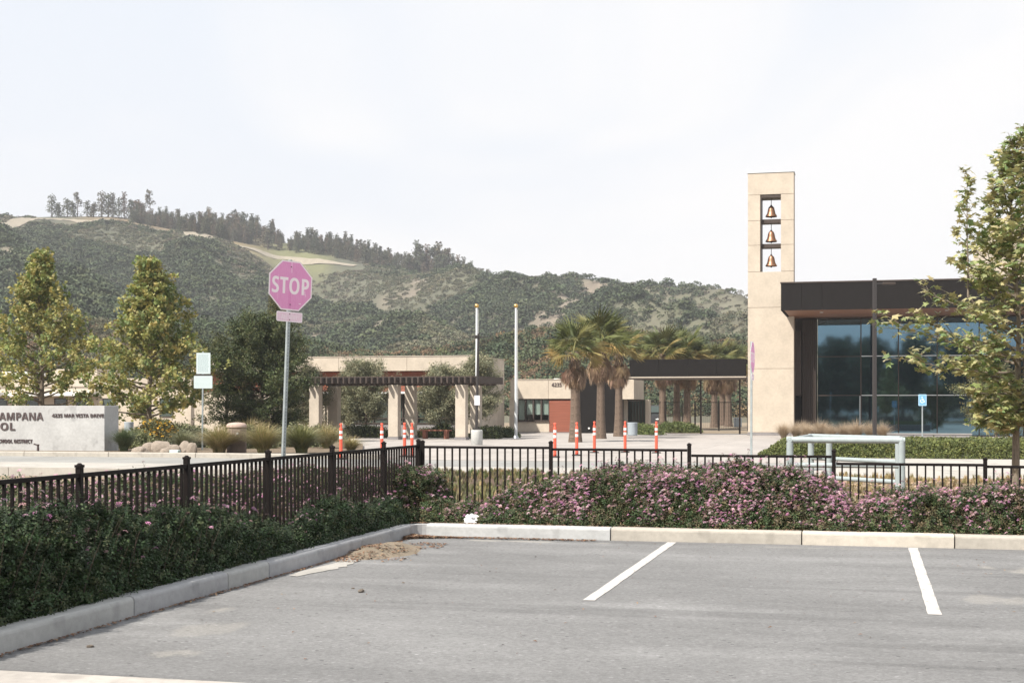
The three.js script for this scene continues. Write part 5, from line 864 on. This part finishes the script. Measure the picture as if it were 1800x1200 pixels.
{ // yellow flowering shrub, green shrubs, boulders
  const s = mound('flowering_shrub', 'bushy shrub covered in small yellow flowers behind the boulders', 'shrub', ground(275, 53.5, 0.08), 0, [-1.0, 1.0, -0.8, 0.8], 91, 1300, [[0.13, 0.135, 0.05], [0.17, 0.155, 0.06], [0.10, 0.11, 0.045]], oakCluster, leafMat([1, 1, 1], 0.3), (x, z) => 0.95 * Math.sqrt(Math.max(0, 1 - x * x / 1.0 - z * z / 0.64)) * (0.75 + 0.5 * fbm(x * 3, z * 3, 3, 0, 0, 5)));
  const r = rng(92), l = [], c = []; for (let i = 0; i < 190; i++) { const a = r() * 6.28, d = Math.sqrt(r()) * 0.95; l.push(turned(V3(Math.cos(a) * d, 0.95 * Math.sqrt(1 - d * d) * (0.7 + 0.4 * r()) + 0.05, Math.sin(a) * d * 0.8), randomTurn(r, 0.8), 2.2 + r())); c.push(vary(r, [0.72, 0.42, 0.03], 0.2)); }
  instanced('flowers', flowerGeo, bloomMat, l, s, c);
  const sh = (label, b, Z, w, h, seed, pal) => mound('green_shrub', label, 'shrub', ground(b, Z, 0), -TURN, [-w, w, -0.7, 0.7], seed, Math.round(900 * w), pal, oakCluster, leafMat([1, 1, 1], 0.25), (x, z) => h * Math.sqrt(Math.max(0, 1 - x * x / (w * w) - z * z / 0.49)) * (0.75 + 0.5 * fbm(x * 3, z * 3, 3, 0, 0, seed)));
  sh('dark green shrubs at the foot of the classroom end wall', 875, 74, 1.15, 0.5, 93, OAK); sh('dark green shrub beside the end wall flagpole', 852, 72, 0.8, 0.55, 94, OAK); sh('green shrub bed under the olive trees', 640, 74.5, 1.6, 0.6, 95, OAK); sh('leafy green plants around the litter bin by the palms', 1135, 82, 1.0, 0.55, 96, [[0.11, 0.15, 0.045], [0.15, 0.18, 0.06]]); sh('leafy green plants at the foot of the rear palm trunks', 1190, 93, 1.6, 0.55, 97, [[0.11, 0.15, 0.045], [0.15, 0.18, 0.06]]); sh('dark green shrubs beside the red brown bench', 778, 74, 0.75, 0.65, 98, OAK); sh('yellow green low plants under the bench', 750, 74.5, 0.8, 0.42, 99, [[0.25, 0.22, 0.06], [0.16, 0.16, 0.06]]);
  sh('grey green shrub behind the boulders and notices', 335, 53, 0.9, 0.75, 100, [[0.12, 0.13, 0.075], [0.09, 0.1, 0.055]]);
  sh('soft green shrub between the rush clump and the yellow flowers', 236, 52, 0.9, 0.7, 111, [[0.16, 0.18, 0.08], [0.2, 0.21, 0.09]]); sh('olive green shrub spreading behind the trash can', 425, 52, 1.3, 0.8, 112, [[0.14, 0.15, 0.065], [0.19, 0.18, 0.08]]); sh('dusty green shrub behind the darker grass clump', 510, 54, 1.4, 0.85, 113, [[0.13, 0.145, 0.07], [0.17, 0.17, 0.085]]); sh('low grey green shrub under the first olive tree', 560, 62, 1.3, 0.7, 114, [[0.13, 0.145, 0.08], [0.18, 0.18, 0.1]]); sh('mixed green shrub row at the foot of the fuller street tree', 300, 58, 2.2, 0.8, 115, [[0.12, 0.14, 0.06], [0.17, 0.17, 0.075]]);
  mound('lot_hedge', 'tall dark hedge along the far side of the parking lot, mirrored in the glass hall', 'hedge', V3(-14, 0, 36), 0, [-34, 34, -1.4, 1.4], 116, 9000, OAK, clusterGeo(26, 8, 0.6, 0.26, 0.7), leafMat([1, 1, 1], 0.2), (x, z) => (2.6 + 1.8 * fbm(x * 0.35, 2, 3, 0, 0, 117)) * smooth(1.4, 1.0, Math.abs(z)));
  const rock = (label, b, Z, w, h, seed) => { const g = new THREE.IcosahedronGeometry(1, 3), p = g.attributes.position; for (let i = 0; i < p.count; i++) { const x = p.getX(i), y = p.getY(i), z = p.getZ(i), k = 0.72 + 0.6 * fbm(x * 1.3 + seed * 3, y * 1.3 + z * 1.1 + 9, 3, 0, 0, seed) ; p.setXYZ(i, Math.round(x * k * 5) / 5 * 0.35 + x * k * 0.65, Math.max(-0.2, y * k), z * k); } g.scale(w, h, w * 0.8); g.computeVertexNormals(); const m = shade(new THREE.Mesh(metreUV(g), M.rock)); m.name = numbered('boulder'); m.position.copy(ground(b, Z, 0.1)); scene.add(m); tag(m, label, 'boulder', 'boulders by the name wall'); };
  for (const [b, Z, w, h, s] of [[247, 47.4, 0.3, 0.18, 1], [262, 48.2, 0.3, 0.3, 2], [283, 48, 0.34, 0.4, 3], [303, 47.6, 0.24, 0.24, 4], [325, 47.8, 0.28, 0.32, 5], [337, 47.2, 0.18, 0.3, 6], [290, 47, 0.18, 0.14, 7]]) rock('tan landscape boulder lying between the rush clump and the grasses', b, Z, w, h, s);
  const blade = new THREE.ConeGeometry(0.05, 0.42, 5, 3).scale(1, 1, 0.35).translate(0, 0.2, 0), silver = std([0.42, 0.47, 0.5], 0.7), lilac = std([0.52, 0.5, 0.56], 0.7);
  [[1768, 47.5, 1.0, 'pale silver agave left of the plane tree trunk'], [1781, 49.5, 1.15, 'large silver agave directly behind the plane tree trunk'], [1799, 48, 0.95, 'pale lilac tinted agave right of the plane tree trunk']].forEach(([b, Z, s, label], k) => { const t = thing('agave', label, 'agave', ground(b, Z), k); t.scale.setScalar(s * 1.35); for (let i = 0; i < 22; i++) { const m = part('leaf', blade, k === 2 ? lilac : silver, t), el = lerp(0.15, 1.25, i / 22); m.rotation.set(el, i * 2.4, 0, 'YXZ'); m.position.y = 0.03; } });
  const ib = thing('valve_box', 'small pale blue green valve box at the kerb by the boulders', 'valve box', ground(307, 46.6, 0.08), -TURN); part('lid', box(-0.16, 0.16, 0, 0.11, -0.1, 0.1, 0.02), std([0.5, 0.62, 0.62], 0.6), ib);
}

// ---------------------------------------------------------------- scrub, orchard rows and woods on the hills
{
  const dome = (seed, n, leaf, tall) => { const r = rng(seed), l = []; for (let i = 0; i < n; i++) { const a = r() * 6.28, e = Math.acos(r()), k = 0.75 + 0.3 * r(); l.push([V3(Math.cos(a) * Math.sin(e) * k, Math.cos(e) * k * tall, Math.sin(a) * Math.sin(e) * k), randomTurn(r, 0.4), leaf * (0.7 + 0.7 * r()), leaf * 0.8]); } return quads(l); };
  const geos = [dome(201, 70, 0.36, 0.8), dome(202, 64, 0.4, 0.65), dome(203, 80, 0.34, 1.0)], r = rng(204), lists = [[], [], []], cols = [[], [], []];
  const fine = dome(205, 300, 0.15, 0.85), fineL = [], fineC = [];
  const DARK = [[0.055, 0.076, 0.036], [0.072, 0.09, 0.044], [0.048, 0.066, 0.036]], SAGE = [[0.125, 0.13, 0.078], [0.105, 0.115, 0.068], [0.145, 0.138, 0.088]], RUST = [[0.19, 0.125, 0.075], [0.15, 0.11, 0.065], [0.22, 0.15, 0.085], [0.13, 0.11, 0.055]], BROWN = [[0.165, 0.14, 0.10], [0.14, 0.125, 0.092], [0.18, 0.155, 0.115]], GREEN = [[0.10, 0.12, 0.05], [0.075, 0.095, 0.04]];
  for (let i = 0, n = 0; n < 46000 && i < 190000; i++) {
    const z = lerp(158, 640, Math.pow(r(), 0.85)), b = lerp(-150, 1420, r()), x = (b - 900) / FOCAL * z, t = terrain(x, z);
    if (t.grass > 0.5 || r() < t.scar * 0.75 || roadDist(x, z) < 3.8) continue;
    if (t.orchard > 0.5 && r() < 0.55) continue;
    const d = fbm(x * 0.022 + 4, z * 0.02, 4, 0, 0, 99), low = smooth(0.3, 0.1, t.s), dry = smooth(0.46, 0.6, fbm(x * 0.011 + 7, z * 0.0075, 3, 0, 0, 199)) ;
    if (d < 0.36 && r() < 0.5) continue;
    let pal = d > 0.52 ? DARK : d > 0.45 ? (r() < 0.5 ? DARK : SAGE) : SAGE; if (r() < dry * 0.8) pal = r() < 0.55 ? SAGE : BROWN; if (dry > 0.5 && r() < 0.1) continue; if (r() < low * (b > 560 ? 0.85 : 0.4)) pal = r() < 0.75 ? RUST : GREEN;
    const near = z < 250; const s = (pal === DARK ? 1.25 + 1.5 * r() * r() : 0.7 + 0.7 * r()) * (low > 0.5 ? 1.25 : 1), k = n % 3;
    (near ? fineL : lists[k]).push(turned(V3(x, hillY(x, z) - 0.25, -z), new THREE.Quaternion().setFromAxisAngle(UPV, r() * 6.28), V3(s * (0.9 + 0.5 * r()), s, s))); (near ? fineC : cols[k]).push(vary(r, pick(r, pal), 0.22)); n++;
  }
  geos.push(fine); lists.push(fineL); cols.push(fineC);
  geos.forEach((g, k) => { const m = instanced(numbered('hill_scrub'), g, std([1, 1, 1], 0.95, { side: THREE.DoubleSide }), lists[k], scene, cols[k]); tag(m, 'dense chaparral scrub covering the hillside', 'scrub', 'chaparral on the hills', 'stuff'); });
  // rows of young orchard trees on the tan slope
  const ol = [], oc = []; for (let row = 0; row < 26; row++) for (let k = 0; k < 90; k++) { const z = 330 + row * 12 + 2 * Math.sin(k * 0.3), x = 20 + k * 3.1 + 0.4 * (r() - 0.5), t = terrain(x, z); if (t.orchard < 0.55 || t.scar > 0.4 || t.b > 1420 || fbm(x * 0.02, z * 0.02, 2, 0, 0, 44) < 0.3) continue; ol.push(turned(V3(x, hillY(x, z) - 0.1, -z), new THREE.Quaternion().setFromAxisAngle(UPV, r() * 6.28), 0.75 + 0.4 * r())); oc.push(vary(r, [0.075, 0.09, 0.042], 0.25)); }
  tag(instanced('orchard_rows', geos[0], std([1, 1, 1], 0.95, { side: THREE.DoubleSide }), ol, scene, oc), 'rows of small orchard trees on the tan slope', 'orchard', null, 'stuff');

  // ridge-top trees
  function ridgeTree(seed, h, w, open) {
    const q = rng(seed), wood = [taperTube([V3(0, -1.5, 0), V3(0.1, h * 0.35, 0), V3(-0.1, h * 0.7, 0.1), V3(0, h * 0.95, 0)], 0.28, 0.06, 5)], l = [];
    const n = open ? 7 : 10; for (let i = 0; i < n; i++) { const f = (i + 0.5) / n, y = h * lerp(open ? 0.48 : 0.16, 0.94, f), a = q() * 6.28, d = w * (open ? 0.5 : 0.42) * Math.sqrt(1 - f * 0.7) * q(), c = V3(Math.cos(a) * d, y, Math.sin(a) * d), R = w * (open ? 0.30 : 0.42) * (1.1 - 0.45 * f) * (0.8 + 0.5 * q()); wood.push(rod([0, y * 0.8, 0], [c.x, c.y, c.z], 0.08, 0.03, 4)); for (let k = 0; k < 42; k++) { const e = V3(q() - 0.5, (q() - 0.5) * 0.9, q() - 0.5).normalize().multiplyScalar(R * Math.pow(q(), 0.4)); l.push([c.clone().add(e), randomTurn(q, 0.2), 0.75 * (0.6 + 0.7 * q()), 0.5]); } }
    return { wood: metreUV(join(wood)), crown: quads(l) };
  }
  const kinds = [ridgeTree(211, 11, 5.5, false), ridgeTree(212, 13, 4.6, true), ridgeTree(213, 9, 5.2, false), ridgeTree(214, 14, 4.0, false), ridgeTree(215, 7, 4.2, false)];
  const crowns = [std([0.075, 0.085, 0.05], 0.95, { side: THREE.DoubleSide }), std([0.10, 0.092, 0.06], 0.95, { side: THREE.DoubleSide }), std([0.12, 0.085, 0.058], 0.95, { side: THREE.DoubleSide })];
  const place = (label, b, kind, s, mat, dz = 0) => { const z = RZ - 6 + dz, x = (b - 900) / FOCAL * z, t = thing('ridge_tree', label, 'tree', V3(x, hillY(x, z) - 0.4, -z), b, 'single trees along the ridge'); t.scale.setScalar(s); part('trunk', kinds[kind].wood, M.darkBark, t); part('crown', kinds[kind].crown, crowns[mat], t); };
  for (const [b, k, s, m] of [[90, 0, 0.75, 0], [102, 4, 0.75, 0], [118, 2, 0.75, 0], [128, 4, 0.8, 0], [136, 1, 0.72, 1], [152, 2, 0.65, 0], [163, 4, 0.75, 1], [178, 0, 0.85, 1], [190, 2, 0.95, 0], [198, 3, 0.65, 1], [208, 0, 0.7, 0], [218, 3, 0.72, 2], [230, 2, 0.8, 0], [240, 4, 1.0, 2], [248, 4, 0.9, 2], [263, 1, 0.88, 1], [288, 4, 0.55, 0], [312, 2, 0.6, 1], [326, 4, 0.6, 0], [337, 4, 0.55, 0], [349, 1, 0.5, 0]]) place(b === 263 ? 'tallest lone eucalyptus with a long bare trunk on the ridge brow' : b === 90 ? 'broad leaning eucalyptus at the far end of the ridge row' : b > 280 ? 'small scattered tree on the tan grass of the ridge' : 'single eucalyptus standing on the bare brow of the ridge', b, k, s * 1.28, m);
  const wl = [[], [], [], [], []], wc = [[], [], [], [], []], wt = [];
  for (let i = 0; i < 760; i++) {
    const b = lerp(245, 860, Math.pow(r(), 0.9)), dens = b < 355 ? 0.22 : 1; if (r() > dens) continue;
    const z = RZ - 22 + 70 * r(), x = (b - 900) / FOCAL * z, k = Math.floor(r() * 5), s = (0.62 + 0.5 * r()) * (b > 730 && b < 790 ? 1.0 : 0.62) * (fbm(b * 0.02, 3, 2, 0, 0, 7) + 0.55) * (b < 355 ? 0.55 : 1);
    const m = turned(V3(x, hillY(x, z) - 0.6, -z), new THREE.Quaternion().setFromAxisAngle(UPV, r() * 6.28), s); wl[k].push(m); wc[k].push(vary(r, pick(r, [[0.07, 0.08, 0.046], [0.09, 0.088, 0.055], [0.115, 0.09, 0.06], [0.06, 0.07, 0.042]]), 0.2));
  }
  for (let i = 0; i < 190; i++) {   // belt of trees just above the dirt track
    const b = lerp(232, 440, r()), [hx, hz] = hillHit(b, pw([[232, 393], [290, 404], [350, 416], [440, 434]], b)), z = hz + 7 + 10 * r(), x = (b - 900) / FOCAL * z, k = [0, 2, 3, 4][Math.floor(r() * 4)];
    wl[k].push(turned(V3(x, hillY(x, z) - 0.5, -z), new THREE.Quaternion().setFromAxisAngle(UPV, r() * 6.28), 0.4 + 0.3 * r())); wc[k].push(vary(r, pick(r, [[0.07, 0.08, 0.046], [0.09, 0.088, 0.055], [0.115, 0.09, 0.06]]), 0.2));
  }
  for (let i = 0; i < 260; i++) { const b = lerp(845, 1330, r()), z = RZ - 14 + 20 * r(), x = (b - 900) / FOCAL * z, k = [2, 4, 0][Math.floor(r() * 3)], c = fbm(b * 0.016, 7, 3, 0, 0, 71); if (c < 0.42) continue; wl[k].push(turned(V3(x, hillY(x, z) - 1.2, -z), new THREE.Quaternion().setFromAxisAngle(UPV, r() * 6.28), V3(0.6, 0.42, 0.6).multiplyScalar((0.4 + 0.6 * r()) * (b > 1150 ? 0.75 : 1.1) + c * 0.4))); wc[k].push(vary(r, pick(r, [[0.07, 0.085, 0.045], [0.10, 0.095, 0.055], [0.13, 0.11, 0.065]]), 0.2)); }
  kinds.forEach((g, k) => { const m = instanced(numbered('ridge_wood'), g.crown, std([1, 1, 1], 0.95, { side: THREE.DoubleSide }), wl[k], scene, wc[k]); tag(m, 'continuous eucalyptus wood along the ridge line', 'woodland', 'wood on the ridge', 'stuff'); const w = instanced(numbered('ridge_wood_trunks'), g.wood, M.darkBark, wl[k], scene); tag(w, 'trunks of the eucalyptus wood along the ridge line', 'woodland', 'wood on the ridge', 'stuff'); });
}

renderer.render(scene, camera);
